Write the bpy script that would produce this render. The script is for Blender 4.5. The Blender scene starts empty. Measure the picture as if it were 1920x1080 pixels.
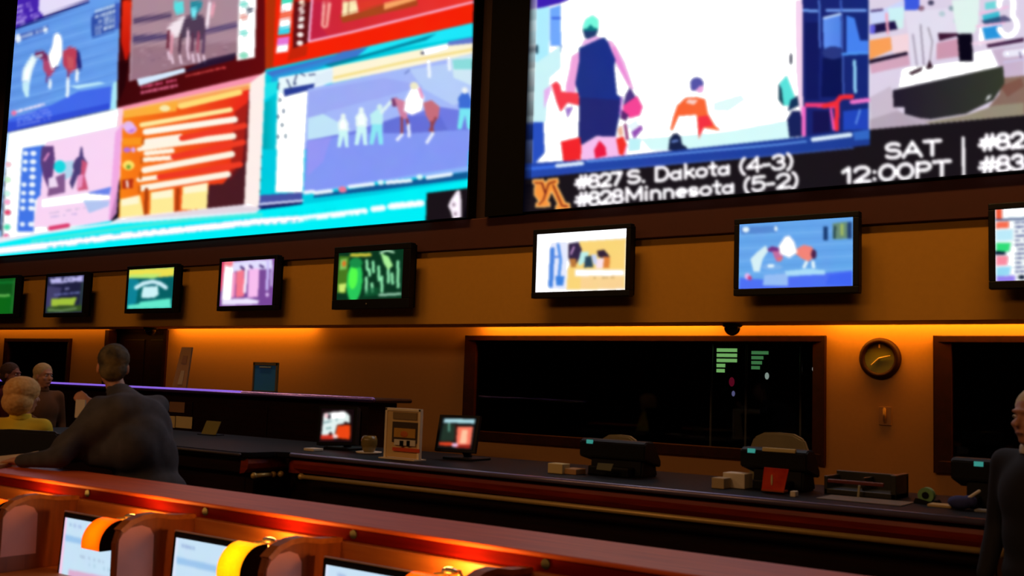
import bpy, bmesh, math, random
import numpy as np
from mathutils import Vector, Matrix, Euler
sc = bpy.context.scene
col = sc.collection
rnd = random.Random(7)

# ---------------------------------------------------------------- camera
FPX = 1950.0
YAW, PITCH, ROLL = math.radians(35.8), math.radians(5.3), math.radians(1.95)
CAM = np.array([0, -7.9, 1.65])
FW = np.array([-math.sin(YAW)*math.cos(PITCH), math.cos(YAW)*math.cos(PITCH), math.sin(PITCH)])
R0 = np.array([math.cos(YAW), math.sin(YAW), 0.0]); U0 = np.cross(R0, FW)
RT = math.cos(ROLL)*R0 + math.sin(ROLL)*U0
UP = math.cos(ROLL)*U0 - math.sin(ROLL)*R0
cd = bpy.data.cameras.new('camera'); cam = bpy.data.objects.new('camera', cd); col.objects.link(cam)
m = Matrix.Identity(4)
for i in range(3):
    m[i][0], m[i][1], m[i][2], m[i][3] = RT[i], UP[i], -FW[i], CAM[i]
cam.matrix_world = m
cd.sensor_width = 36; cd.lens = 36*FPX/1920; cd.clip_start = .05; cd.clip_end = 100
cd.dof.use_dof = True; cd.dof.focus_distance = 30; cd.dof.aperture_fstop = 4.4
sc.camera = cam

def ray(x, y): return FW + RT*(x-960)/FPX - UP*(y-540)/FPX
def on_y(x, y, Y):
    d = ray(x, y); t = (Y-CAM[1])/d[1]; return CAM + d*t
def on_z(x, y, Z):
    d = ray(x, y); t = (Z-CAM[2])/d[2]; return CAM + d*t

# ---------------------------------------------------------------- light and exposure
sc.view_settings.view_transform = 'Standard'; sc.view_settings.look = 'None'
sc.view_settings.exposure = 0.0; sc.view_settings.gamma = 1.0; sc.view_settings.use_curve_mapping = False
w = bpy.data.worlds.new('dim_room'); sc.world = w; w.use_nodes = True
w.node_tree.nodes['Background'].inputs[0].default_value = (.10, .05, .03, 1)
w.node_tree.nodes['Background'].inputs[1].default_value = .05

def area(name, loc, size, sizey, power, color, rot=(0, 0, 0), spread=180):
    l = bpy.data.lights.new(name, 'AREA'); l.shape = 'RECTANGLE'; l.size = size; l.size_y = sizey
    l.energy = power; l.color = color; l.spread = math.radians(spread)
    o = bpy.data.objects.new(name, l); col.objects.link(o); o.location = loc; o.rotation_euler = rot
    return o
# warm downlights in the ceiling in front of the soffit
for X, P in ((-1.2, 27), (-4.8, 23), (-8.4, 19), (-12.0, 14), (-15.6, 12)):
    area('wall_washer', (X, -2.0, 7.6), 3.4, .3, P, (1, .50, .13), rot=(math.radians(22), 0, 0), spread=55)
for X, P in ((1.5, 20), (-4.0, 30), (-9.5, 36)):
    area('room_light', (X, -11.5, 6.5), 1.6, 1.6, P, (1, .52, .22), rot=(math.radians(55), 0, 0), spread=100)
# cove tubes hidden in the slot behind the soffit
COVE = [(-11.7, -9.0, 17), (-6.55, -3.9, 23), (-2.9, 1.2, 38), (-16.5, -12.3, 8)]
COVEFILL = [(-9.0, -6.6, 1.2), (-3.9, -2.9, 4)]
for a, b, P in COVE + COVEFILL:
    area('cove_tube', ((a+b)/2, .60, 2.315), b-a, .12, P, (1, .38, .02), rot=(math.radians(8), 0, 0))

# ---------------------------------------------------------------- materials
def lin(c):
    c = np.asarray(c, float)/255.0
    return np.where(c <= .04045, c/12.92, ((c+.055)/1.055)**2.4)
MATS = {}
def mat(name, rgb, rough=.6, metal=0, var=.12, scale=8, bump=0, rgb2=None, stretch=(1, 1, 1), coat=0, emit=None, estr=0, spec=.5):
    if name in MATS: return MATS[name]
    M = bpy.data.materials.new(name); M.use_nodes = True; nt = M.node_tree; N = nt.nodes; L = nt.links
    b = N['Principled BSDF']; c = lin(rgb)
    tc = N.new('ShaderNodeTexCoord'); mp = N.new('ShaderNodeMapping'); mp.inputs['Scale'].default_value = stretch
    nz = N.new('ShaderNodeTexNoise'); nz.inputs['Scale'].default_value = scale; nz.inputs['Detail'].default_value = 5
    rp = N.new('ShaderNodeValToRGB')
    c2 = lin(rgb2) if rgb2 is not None else c*(1-var)
    rp.color_ramp.elements[0].position = .3; rp.color_ramp.elements[1].position = .7
    rp.color_ramp.elements[0].color = (*c2, 1); rp.color_ramp.elements[1].color = (*c, 1)
    L.new(tc.outputs['Object'], mp.inputs['Vector']); L.new(mp.outputs[0], nz.inputs['Vector'])
    L.new(nz.outputs['Fac'], rp.inputs[0]); L.new(rp.outputs[0], b.inputs['Base Color'])
    b.inputs['Roughness'].default_value = rough; b.inputs['Metallic'].default_value = metal
    b.inputs['Specular IOR Level'].default_value = spec
    if coat: b.inputs['Coat Weight'].default_value = coat; b.inputs['Coat Roughness'].default_value = .15
    if bump:
        bp = N.new('ShaderNodeBump'); bp.inputs['Strength'].default_value = bump; bp.inputs['Distance'].default_value = .01
        L.new(nz.outputs['Fac'], bp.inputs['Height']); L.new(bp.outputs[0], b.inputs['Normal'])
    if emit is not None:
        b.inputs['Emission Color'].default_value = (*lin(emit), 1); b.inputs['Emission Strength'].default_value = estr
    MATS[name] = M; return M
def mat_screen(name='screen_pixels', strength=1.0):
    if name in MATS: return MATS[name]
    M = bpy.data.materials.new(name); M.use_nodes = True; nt = M.node_tree; nt.nodes.clear()
    a = nt.nodes.new('ShaderNodeVertexColor'); a.layer_name = 'Col'
    e = nt.nodes.new('ShaderNodeEmission'); e.inputs[1].default_value = strength
    o = nt.nodes.new('ShaderNodeOutputMaterial')
    nt.links.new(a.outputs[0], e.inputs[0]); nt.links.new(e.outputs[0], o.inputs[0]); MATS[name] = M; return M
def mat_amber(name, e, c):
    if name in MATS: return MATS[name]
    M = bpy.data.materials.new(name); M.use_nodes = True; nt = M.node_tree; N = nt.nodes; L = nt.links; N.clear()
    t = N.new('ShaderNodeBsdfTranslucent'); t.inputs[0].default_value = (*c, 1); g = N.new('ShaderNodeBsdfGlossy'); g.inputs['Roughness'].default_value = .15
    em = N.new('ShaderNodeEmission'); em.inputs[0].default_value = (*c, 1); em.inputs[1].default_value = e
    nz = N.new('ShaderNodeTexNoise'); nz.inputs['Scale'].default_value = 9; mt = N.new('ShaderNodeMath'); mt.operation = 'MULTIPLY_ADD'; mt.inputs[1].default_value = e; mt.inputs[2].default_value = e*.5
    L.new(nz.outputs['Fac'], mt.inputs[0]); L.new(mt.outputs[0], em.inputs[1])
    x = N.new('ShaderNodeMixShader'); x.inputs[0].default_value = .08; a = N.new('ShaderNodeAddShader'); o = N.new('ShaderNodeOutputMaterial')
    L.new(t.outputs[0], x.inputs[1]); L.new(g.outputs[0], x.inputs[2]); L.new(x.outputs[0], a.inputs[0]); L.new(em.outputs[0], a.inputs[1]); L.new(a.outputs[0], o.inputs[0])
    MATS[name] = M; return M
def mat_glass(name='dark_glass'):
    if name in MATS: return MATS[name]
    M = bpy.data.materials.new(name); M.use_nodes = True; nt = M.node_tree; N = nt.nodes; L = nt.links; N.clear()
    t = N.new('ShaderNodeBsdfTransparent'); t.inputs[0].default_value = (.7, .7, .7, 1)
    g = N.new('ShaderNodeBsdfGlossy'); g.inputs['Roughness'].default_value = .03; g.inputs[0].default_value = (.9, .9, .9, 1)
    f = N.new('ShaderNodeFresnel'); f.inputs[0].default_value = 1.3
    nz = N.new('ShaderNodeTexNoise'); nz.inputs['Scale'].default_value = 2
    bp = N.new('ShaderNodeBump'); bp.inputs['Strength'].default_value = .01
    x = N.new('ShaderNodeMixShader'); o = N.new('ShaderNodeOutputMaterial')
    L.new(nz.outputs['Fac'], bp.inputs['Height']); L.new(bp.outputs[0], g.inputs['Normal'])
    L.new(f.outputs[0], x.inputs[0]); L.new(t.outputs[0], x.inputs[1]); L.new(g.outputs[0], x.inputs[2]); L.new(x.outputs[0], o.inputs[0])
    MATS[name] = M; return M

WALL = mat('warm_tan_paint', (176, 128, 72), .85, var=.05, scale=30, bump=.05)
SOFF = mat('tan_soffit_paint', (178, 128, 36), .85, var=.06, scale=20, bump=.05)
MAROON = mat('dark_maroon_paint', (66, 20, 18), .8, var=.1, scale=12)
CEIL = mat('dark_ceiling_paint', (40, 30, 26), .9)
CARPET = mat('dark_patterned_carpet', (58, 26, 20), .95, scale=6, rgb2=(30, 14, 16), bump=.2)
BLACK = mat('black_plastic', (7, 7, 9), .55, spec=.22, var=.2)
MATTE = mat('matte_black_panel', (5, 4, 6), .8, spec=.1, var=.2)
CHERRY = mat('cherry_wood', (150, 44, 16), .35, scale=5, rgb2=(112, 28, 12), stretch=(.6, 8, 8), coat=.2)
FASCIA = mat('red_cherry_fascia', (120, 14, 6), .85, spec=.05, scale=5, rgb2=(96, 9, 5), stretch=(.6, 8, 8))
LEDGEW = mat('satin_brown_ledge_wood', (232, 102, 44), .5, scale=5, rgb2=(202, 84, 36), stretch=(.5, 8, 8), spec=.35)
ORANGEW = mat('honey_wood_laminate', (190, 110, 45), .5, scale=4, rgb2=(160, 84, 30), stretch=(.6, 7, 7))
DIVID = mat('mauve_grey_laminate', (228, 160, 150), .6, spec=.2, scale=9, var=.1)
DARKW = mat('near_black_mahogany', (34, 10, 9), .5, spec=.2, scale=5, rgb2=(22, 7, 7), stretch=(.6, 8, 8), coat=.1)
FRAMEW = mat('mahogany_window_frame', (48, 9, 8), .6, spec=.2, scale=5, rgb2=(34, 6, 6), stretch=(3, 3, 3))
STONE = mat('polished_dark_counter_top', (20, 17, 21), .62, scale=60, rgb2=(13, 11, 15), spec=.1)
BRASS = mat('brushed_brass', (214, 178, 104), .42, metal=.35, var=.1, scale=30)
WHITEP = mat('white_paper', (225, 215, 195), .8, var=.04)
CREAM = mat('cream_card', (222, 200, 140), .8, var=.05)
DIMCARD = mat('brown_card', (150, 110, 80), .8, var=.1)
SKIN = mat('skin', (196, 138, 108), .55, var=.08, scale=14)
GREYM = mat('grey_metal', (120, 120, 118), .35, metal=.7)

# ---------------------------------------------------------------- mesh helpers
ORG = {}
def tag(o, label=None, cat=None, group=None, kind=None):
    if label: o['label'] = label
    if cat: o['category'] = cat
    if group: o['group'] = group
    if kind: o['kind'] = kind
    return o
def thing(name, label, cat, loc=(0, 0, 0), group=None):
    o = bpy.data.objects.new(name, None); col.objects.link(o); o.empty_display_size = .05
    o.location = loc; ORG[o.name] = Vector(loc); return tag(o, label, cat, group)
class MB:
    def __init__(s): s.b = bmesh.new()
    def box(s, lo, hi, bev=0, seg=2):
        lo = Vector(lo); hi = Vector(hi); t = bmesh.new()
        bmesh.ops.create_cube(t, size=1)
        bmesh.ops.scale(t, vec=hi-lo, verts=t.verts); bmesh.ops.translate(t, vec=(lo+hi)/2, verts=t.verts)
        if bev: bmesh.ops.bevel(t, geom=t.edges[:], offset=bev, segments=seg, affect='EDGES', profile=.5)
        return s.add(t)
    def obox(s, c, half, rot, bev=0):
        t = bmesh.new(); bmesh.ops.create_cube(t, size=2); bmesh.ops.scale(t, vec=half, verts=t.verts)
        if bev: bmesh.ops.bevel(t, geom=t.edges[:], offset=bev, segments=2, affect='EDGES', profile=.5)
        bmesh.ops.transform(t, matrix=Matrix.Translation(c) @ rot.to_4x4(), verts=t.verts); return s.add(t)
    def add(s, t):
        me = bpy.data.meshes.new('t'); t.to_mesh(me); t.free(); s.b.from_mesh(me); bpy.data.meshes.remove(me); return s
    def cyl(s, p0, p1, r0, r1=None, n=20, caps=True):
        p0 = Vector(p0); p1 = Vector(p1); r1 = r0 if r1 is None else r1; d = p1-p0; t = bmesh.new()
        bmesh.ops.create_cone(t, cap_ends=caps, segments=n, radius1=r0, radius2=r1, depth=d.length)
        q = d.to_track_quat('Z', 'Y').to_matrix().to_4x4()
        bmesh.ops.transform(t, matrix=Matrix.Translation((p0+p1)/2) @ q, verts=t.verts); return s.add(t)
    def ell(s, c, r, rot=None, n=16):
        t = bmesh.new(); bmesh.ops.create_uvsphere(t, u_segments=n, v_segments=max(8, n//2), radius=1)
        bmesh.ops.scale(t, vec=r, verts=t.verts)
        mt = Matrix.Translation(c)
        if rot is not None: mt = mt @ rot.to_4x4()
        bmesh.ops.transform(t, matrix=mt, verts=t.verts); return s.add(t)
    def cap(s, p0, p1, r0, r1=None, n=14):
        r1 = r0 if r1 is None else r1
        s.cyl(p0, p1, r0, r1, n); s.ell(p0, (r0,)*3, n=n); s.ell(p1, (r1,)*3, n=n); return s
    def tube(s, pts, r, n=12):
        for a, b in zip(pts, pts[1:]): s.cap(a, b, r, r, n)
        return s
    def prism(s, pts, d0, d1, axis='x', bev=0):
        """outline pts extruded along axis; pts are the other two coordinates in order"""
        t = bmesh.new()
        def v(p, d):
            return {'x': (d, p[0], p[1]), 'y': (p[0], d, p[1]), 'z': (p[0], p[1], d)}[axis]
        A = [t.verts.new(v(p, d0)) for p in pts]; B = [t.verts.new(v(p, d1)) for p in pts]
        t.faces.new(A); t.faces.new(B[::-1]); n = len(pts)
        for i in range(n): t.faces.new((A[i], B[i], B[(i+1) % n], A[(i+1) % n]))
        bmesh.ops.recalc_face_normals(t, faces=t.faces)
        if bev: bmesh.ops.bevel(t, geom=[e for e in t.edges if e.calc_face_angle(0) > .6], offset=bev, segments=2, affect='EDGES')
        return s.add(t)
    def lathe(s, prof, c, ax='z', n=32, caps=True):
        """prof = (radius, height) pairs about an axis through c"""
        t = bmesh.new(); rings = []
        for r, h in prof:
            ring = []
            for i in range(n):
                a = 2*math.pi*i/n; x, y = r*math.cos(a), r*math.sin(a)
                p = {'z': (x, y, h), 'y': (x, -h, y), 'x': (h, x, y)}[ax]
                ring.append(t.verts.new(Vector(c)+Vector(p)))
            rings.append(ring)
        for a, b in zip(rings, rings[1:]):
            for i in range(n): t.faces.new((a[i], a[(i+1) % n], b[(i+1) % n], b[i]))
        if caps: t.faces.new(rings[0][::-1]); t.faces.new(rings[-1])
        bmesh.ops.remove_doubles(t, verts=t.verts, dist=1e-5); bmesh.ops.recalc_face_normals(t, faces=t.faces)
        return s.add(t)
    def build(s, name, m, parent=None, label=None, smooth=False, org=None):
        o0 = ORG[parent.name] if parent else Vector(org or (0, 0, 0))
        bmesh.ops.translate(s.b, vec=-o0, verts=s.b.verts)
        me = bpy.data.meshes.new(name); s.b.to_mesh(me); s.b.free(); me.materials.append(m)
        if smooth:
            for p in me.polygons: p.use_smooth = True
        o = bpy.data.objects.new(name, me); col.objects.link(o)
        if parent: o.parent = parent
        elif org: o.location = org
        ORG[o.name] = o0
        if label: o['label'] = label
        return o
def bx(name, lo, hi, m, parent=None, bev=0, **k): return MB().box(lo, hi, bev).build(name, m, parent, **k)
def struct(o): o['kind'] = 'structure'; return o

# ---------------------------------------------------------------- picture painter for the screens
# shapes are kept in the photograph's pixel frame and end up as vertex colours of a flat screen mesh
PW, PH, PY0 = 2400, 1200, 120
IMG = np.zeros((PH, PW, 3), np.float32)
MASK = None
class Z:
    """zoomed-crop coordinates to photograph pixels"""
    def __init__(s, ox, oy, k): s.ox, s.oy, s.k = ox, oy, k
    def __call__(s, *a): return [(s.ox+a[i]/s.k, s.oy+a[i+1]/s.k) for i in range(0, len(a), 2)]
def PG(c, pts, alpha=1.0, c2=None, horiz=True):
    xs = [p[0] for p in pts]; ys = [p[1] for p in pts]
    x0, x1 = int(max(0, min(xs)-1)), int(min(PW-1, max(xs)+2)); y0, y1 = int(max(-PY0, min(ys)-1)), int(min(PH-PY0-1, max(ys)+2))
    if x1 <= x0 or y1 <= y0: return
    X, Y = np.meshgrid(np.arange(x0, x1)+.5, np.arange(y0, y1)+.5)
    ins = np.zeros(X.shape, bool); n = len(pts)
    for i in range(n):
        xa, ya = pts[i]; xb, yb = pts[(i+1) % n]
        if ya == yb: continue
        ins ^= ((ya > Y) != (yb > Y)) & (X < (xb-xa)*(Y-ya)/(yb-ya)+xa)
    R = IMG[y0+PY0:y1+PY0, x0:x1]
    if c2 is None: cc = np.broadcast_to(np.array(c, np.float32), R.shape)
    else:
        t = (X-min(xs))/(max(xs)-min(xs)) if horiz else (Y-min(ys))/(max(ys)-min(ys))
        t = np.clip(t, 0, 1)[..., None]; cc = np.array(c)*(1-t)+np.array(c2)*t
    R[ins] = R[ins]*(1-alpha)+cc[ins]*alpha
def EL(c, x, y, rx, ry=None, alpha=1.0, a=0, n=20):
    ry = ry or rx; ca, sa = math.cos(a), math.sin(a)
    PG(c, [(x+rx*math.cos(t)*ca-ry*math.sin(t)*sa, y+rx*math.cos(t)*sa+ry*math.sin(t)*ca) for t in [2*math.pi*i/n for i in range(n)]], alpha)
def LN(c, wd, pts, alpha=1.0):
    for (xa, ya), (xb, yb) in zip(pts, pts[1:]):
        d = math.hypot(xb-xa, yb-ya) or 1; nx, ny = -(yb-ya)/d*wd/2, (xb-xa)/d*wd/2
        PG(c, [(xa+nx, ya+ny), (xb+nx, yb+ny), (xb-nx, yb-ny), (xa-nx, ya-ny)], alpha)
        EL(c, xb, yb, wd/2, alpha=alpha, n=10); EL(c, xa, ya, wd/2, alpha=alpha, n=10)
def SCR(c, x0, y0, x1, y1, h, seed=1, dens=.75, alpha=.9, wmin=2, wmax=6):
    """a row too small to read: short marks along a line"""
    r = random.Random(seed); t = x0
    while t < x1:
        wd = r.uniform(wmin, wmax)
        if r.random() < dens:
            a = (t-x0)/(x1-x0); b = min(1, (t+wd-x0)/(x1-x0)); ya, yb = y0+(y1-y0)*a, y0+(y1-y0)*b
            hh = h*r.uniform(.7, 1)
            PG(c, [(t, ya-hh/2), (t+wd, yb-hh/2), (t+wd, yb+hh/2), (t, ya+hh/2)], alpha)
        t += wd+r.uniform(.4, 1.6)
def arc(cx, cy, rx, ry, a0, a1, n=12): return [(cx+rx*math.cos(math.radians(a0+(a1-a0)*i/n)), cy+ry*math.sin(math.radians(a0+(a1-a0)*i/n))) for i in range(n+1)]
GL = {  # stroke letters, unit height, y up
 '#': (.85, [[(.3, .05), (.42, .95)], [(.58, .05), (.7, .95)], [(.08, .35), (.85, .35)], [(.15, .65), (.92, .65)]]),
 '0': (.72, [arc(.36, .5, .3, .45, 0, 360, 20)]),
 '1': (.5, [[(.1, .72), (.34, .95), (.34, .05)]]),
 '2': (.72, [arc(.36, .68, .28, .27, 170, -40)+[(.08, .05), (.68, .05)]]),
 '3': (.7, [arc(.34, .73, .25, .22, 160, -90), arc(.34, .28, .29, .24, 90, -160)]),
 '4': (.72, [[(.52, .05), (.52, .95), (.05, .32), (.7, .32)]]),
 '5': (.7, [[(.62, .95), (.14, .95), (.1, .55)]+arc(.34, .34, .29, .29, 110, -150)]),
 '6': (.7, [arc(.36, .3, .28, .25, 0, 360, 18), [(.56, .92), (.3, .8), (.1, .5), (.08, .3)]]),
 '7': (.66, [[(.06, .95), (.62, .95), (.26, .05)]]),
 '8': (.7, [arc(.35, .72, .24, .22, 0, 360, 16), arc(.35, .28, .29, .25, 0, 360, 16)]),
 'S': (.72, [arc(.36, .72, .27, .22, 30, 240)+arc(.36, .28, .29, .24, 70, -150)]),
 '.': (.3, [[(.12, .06), (.14, .06)]]), ':': (.3, [[(.14, .15), (.15, .15)], [(.14, .6), (.15, .6)]]), ' ': (.38, []),
 'D': (.82, [[(.12, .05), (.12, .95), (.38, .95)]+arc(.38, .5, .34, .45, 90, -90)+[(.12, .05)]]),
 'a': (.68, [arc(.3, .3, .23, .25, 0, 360, 16), [(.55, .62), (.55, .05)]]),
 'k': (.62, [[(.12, .05), (.12, .98)], [(.52, .62), (.14, .3)], [(.26, .4), (.56, .05)]]),
 'o': (.68, [arc(.33, .32, .26, .27, 0, 360, 16)]),
 't': (.46, [[(.22, .9), (.22, .15), (.36, .06)], [(.04, .64), (.4, .64)]]),
 'M': (.95, [[(.1, .05), (.1, .95), (.46, .2), (.82, .95), (.82, .05)]]),
 'i': (.28, [[(.13, .05), (.13, .62)], [(.13, .9), (.14, .9)]]),
 'n': (.66, [[(.12, .05), (.12, .62)], arc(.32, .38, .22, .24, 170, 0)+[(.54, .05)]]),
 'e': (.66, [[(.1, .34), (.56, .34)]+arc(.33, .32, .25, .27, 10, 300)]),
 's': (.56, [arc(.27, .46, .19, .15, 30, 240)+arc(.27, .2, .2, .14, 70, -150)]),
 '(': (.4, [arc(.5, .45, .38, .62, 120, 240)]), ')': (.4, [arc(-.1, .45, .38, .62, 60, -60)]),
 '-': (.46, [[(.08, .4), (.38, .4)]]),
 'A': (.86, [[(.06, .05), (.42, .95), (.78, .05)], [(.2, .35), (.64, .35)]]),
 'T': (.76, [[(.04, .95), (.7, .95)], [(.37, .95), (.37, .05)]]),
 'P': (.74, [[(.12, .05), (.12, .95), (.4, .95)]+arc(.4, .72, .24, .23, 90, -90)+[(.12, .49)]]),
 'W': (1.0, [[(.04, .95), (.26, .05), (.48, .8), (.7, .05), (.92, .95)]]),
 'E': (.7, [[(.62, .95), (.12, .95), (.12, .05), (.62, .05)], [(.12, .5), (.55, .5)]]),
 'L': (.64, [[(.12, .95), (.12, .05), (.58, .05)]]),
 'C': (.8, [arc(.42, .5, .33, .45, 50, 310, 16)]), 'O': (.86, [arc(.43, .5, .35, .45, 0, 360, 20)]),
}
def TX(s, x0, y0, x1, y1, h, wd, c=(255, 255, 255)):
    wd = wd*1.3
    tot = sum(GL[q][0] for q in s); t = 0; sl = (y1-y0)/(x1-x0); kx = (x1-x0)/tot
    for q in s:
        adv, st = GL[q]
        for pl in st: LN(c, wd, [(x0+(t+px)*kx, y0+(t+px)*kx*sl-py*h) for px, py in pl])
        t += adv
def HORSE(x, y, s, body, dark, rider, leg=(235, 235, 250), slope=-.12, flip=1):
    """side view of a led racehorse with a rider; s = length in pixels"""
    T = lambda *a: [(x+flip*a[i]*s, y+a[i+1]*s+slope*a[i]*s*.6) for i in range(0, len(a), 2)]
    PG(body, T(-.42, -.1, -.25, -.2, .1, -.17, .32, -.2, .42, -.08, .4, .08, .3, .12, 0, .1, -.22, .14, -.34, .08))
    PG(body, T(-.25, -.2, -.42, -.34, -.56, -.32, -.66, -.2, -.6, -.16, -.5, -.2, -.4, .0, -.25, .05))
    PG(dark, T(-.25, -.2, -.44, -.36, -.5, -.34, -.36, -.14))
    for lx, b in ((-.3, -.34), (-.18, -.1), (.3, .26), (.38, .42)):
        LN(dark, s*.05, T(lx, .05, (lx+b)/2+.02, .24)); LN(leg, s*.05, T((lx+b)/2+.02, .24, b, .46))
    LN(dark, s*.06, T(.42, -.08, .5, .02, .48, .22))
    PG(rider, T(-.18, -.02, -.16, -.22, -.08, -.4, -.02, -.42, .08, -.3, .12, -.12, .1, .06, -.05, .1))
    EL(rider, *T(-.06, -.48)[0], s*.07)
def MAN(x, y, h, top, legs, head, slope=0, lean=0):
    PG(top, [(x-.14*h, y-.5*h), (x-.16*h, y-.75*h), (x-.06*h+lean, y-.88*h), (x+.08*h+lean, y-.87*h), (x+.16*h, y-.7*h), (x+.15*h, y-.48*h)])
    PG(legs, [(x-.12*h, y-.5*h), (x+.14*h, y-.5*h), (x+.16*h, y), (x+.06*h, y), (x+.01*h, y-.35*h), (x-.08*h, y), (x-.18*h, y)])
    EL(head, x+lean*1.2, y-.93*h, .07*h, .08*h)

# ---------------------------------------------------------------- what the left video wall shows
a1, a2, a3, a4 = Z(0, 0, 3.84), Z(460, 0, 3.84), Z(0, 220, 3.84), Z(460, 220, 3.84)
IMG[:] = (10, 6, 22)
# top-left feed, mostly above the frame
PG((70, 35, 175), [(21, -90), (230, -120), (230, 2), (168, 0), (21, 57)])
PG((230, 222, 250), [(80, -90), (230, -120), (230, 0), (167, 0), (84, 31), (72, 20)])
for y, x0, x1 in ((5, 24, 34), (12, 28, 60), (22, 26, 60), (33, 20, 74), (41, 20, 70), (49, 20, 50)):
    SCR((215, 195, 255), x0, y+3, x1, y-5, 5, y, .7)
LN((25, 25, 110), 5, [(20, 57), (90, 30), (170, 0)])
# blue track feed with a led horse
PG((96, 150, 232), [(19, 60), (167, 4), (175, -60), (229, -80), (229, 3), (225, 57), (219, 203), (13, 247)], c2=(104, 160, 238))
for i in range(16):
    yy = 66+i*11; LN((128, 182, 248) if i % 2 else (86, 136, 216), 4, [(20, yy), (90, yy-22+i % 3*3), (218, yy-62+i % 4*3)], .45)
PG((62, 82, 165), [(19, 72), (30, 66), (90, 48), (92, 58), (60, 68), (20, 84)], .8)
EL((238, 248, 255), 34, 72, 6, 8); EL((238, 248, 255), 85, 56, 5, 5); SCR((225, 240, 255), 42, 69, 82, 55, 5, 3)
PG((40, 70, 160), a1(680, 95, 850, 20, 850, 200, 820, 225, 660, 275, 655, 130), .9)
PG((60, 90, 190), a1(830, 20, 880, 10, 868, 200, 820, 220), .9)
for i in range(5): SCR((225, 240, 255), 178, 22+i*10, 190, 18+i*10, 5, i, .9); SCR((235, 245, 255), 194, 17+i*9.5, 213, 11+i*9.5, 6, 40+i, .95)
PG((66, 105, 235), a1(370, 755, 560, 660, 800, 622, 800, 780, 55, 950, 60, 860))
PG((38, 60, 205), a1(50, 880, 300, 850, 800, 740, 800, 785, 50, 955), .6)
PG((190, 235, 252), a1(500, 620, 720, 590, 760, 600, 560, 640))
PG((190, 62, 88), a1(455, 370, 500, 335, 550, 350, 560, 430, 545, 500, 500, 530, 455, 470))
PG((205, 92, 100), a1(480, 400, 530, 420, 530, 500, 490, 500), .8)
PG((120, 40, 90), a1(255, 375, 310, 365, 350, 400, 350, 440, 300, 430, 250, 400)); PG((178, 70, 110), a1(310, 420, 370, 450, 400, 500, 355, 560, 310, 500))
PG((40, 40, 120), a1(555, 355, 575, 380, 590, 490, 565, 510, 550, 440))
PG((60, 40, 110), a1(385, 490, 440, 475, 400, 500)); LN((120, 50, 110), 3, a1(340, 540, 335, 590)); LN((130, 60, 110), 4, a1(490, 510, 490, 570)); LN((130, 60, 110), 3, a1(550, 480, 555, 530))
PG((248, 250, 255), a1(385, 260, 410, 235, 440, 255, 450, 300, 450, 400, 420, 470, 370, 500, 350, 430, 345, 400, 375, 330))
for q in ((490, 570, 485, 690), (556, 510, 553, 580), (362, 585, 358, 630)): LN((240, 250, 255), 6, a1(*q))
PG((238, 252, 252), a1(235, 390, 265, 430, 235, 500, 215, 590, 155, 585, 165, 500, 200, 440)); PG((200, 240, 250), a1(160, 590, 215, 590, 205, 700, 185, 700, 160, 640))
LN((205, 235, 250), 4, a1(250, 420, 300, 400))
SCR((255, 235, 250), 22, 212, 84, 195, 6, 9, .95); EL((235, 120, 170), 26, 212, 5, 5)
for i in range(4): SCR((150, 170, 250), 32, 218+i*6, 94, 204+i*6, 4, 60+i, .85, .6)
PG((170, 235, 252), [(212, 155), (221, 152), (219, 204), (206, 206)])
# middle top red feed with horses head on
PG((62, 6, 10), [(229, -90), (500, -120), (498, 137), (219, 203)], c2=(100, 10, 14))
PG((235, 48, 18), a1(882, 0, 955, 0, 945, 60, 945, 350, 905, 450, 870, 300), c2=(190, 20, 10), horiz=False)
PG((40, 3, 8), a1(850, 440, 930, 430, 900, 620, 842, 770))
PG((172, 138, 152), [(250, -90), (455, -110), (451, 100), (345, 124), (242, 153)])
PG((92, 70, 105), a1(960, 130, 1240, 90, 1230, 130, 960, 175)); PG((88, 70, 112), a1(955, 255, 1210, 240, 1210, 280, 955, 315)); PG((96, 76, 118), a1(1470, 205, 1710, 160, 1710, 200, 1480, 245))
PG((150, 112, 128), a1(955, 340, 1730, 300, 1725, 400, 1320, 480, 945, 580), .8)
for i in range(26): EL((190, 160, 172) if i % 2 else (120, 92, 110), 256+rnd.random()*170, 96+rnd.random()*40-i*.5, 5, 1.5, .5)
PG((245, 232, 240), a1(1200, 200, 1250, 160, 1330, 110, 1345, 150, 1290, 260, 1240, 270, 1205, 230))
PG((80, 60, 85), a1(1330, 130, 1400, 90, 1470, 120, 1480, 250, 1440, 300, 1350, 260, 1310, 290, 1290, 260))
PG((90, 225, 228), a1(1250, 10, 1320, 5, 1325, 90, 1270, 105, 1250, 60)); PG((40, 140, 158), a1(1370, 5, 1460, 5, 1450, 60, 1390, 130, 1370, 90)); PG((120, 235, 245), a1(1375, 60, 1420, 55, 1410, 130, 1380, 130))
for xx, yy, cc in ((1215, 300, (110, 40, 60)), (1240, 330, (225, 150, 170)), (1300, 330, (80, 50, 70)), (1355, 300, (235, 200, 220)), (1390, 320, (90, 50, 75)), (1430, 320, (170, 80, 105)), (1470, 330, (90, 60, 95))):
    LN(cc, 5, a1(xx, yy-80, xx-8, yy+50)); LN((240, 210, 230), 4, a1(xx-5, yy+70, xx+5, yy+125))
LN((250, 235, 245), 6, a1(1510, 20, 1490, 190)); LN((235, 160, 180), 6, a1(1540, 30, 1525, 110))
PG((35, 20, 50), a1(1340, 500, 1500, 425, 1700, 380, 1690, 430, 1340, 520), .9)
PG((252, 250, 250), [(451, -100), (484, -110), (478, 108), (444, 114)])
for yy, cc in ((8, (110, 225, 205)), (32, (235, 150, 140)), (62, (120, 230, 215)), (104, (120, 220, 180))): EL(cc, 457, yy, 8, 6, .8)
PG((60, 70, 90), a1(1775, 60, 1820, 50, 1815, 90, 1780, 95), .8)
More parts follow.
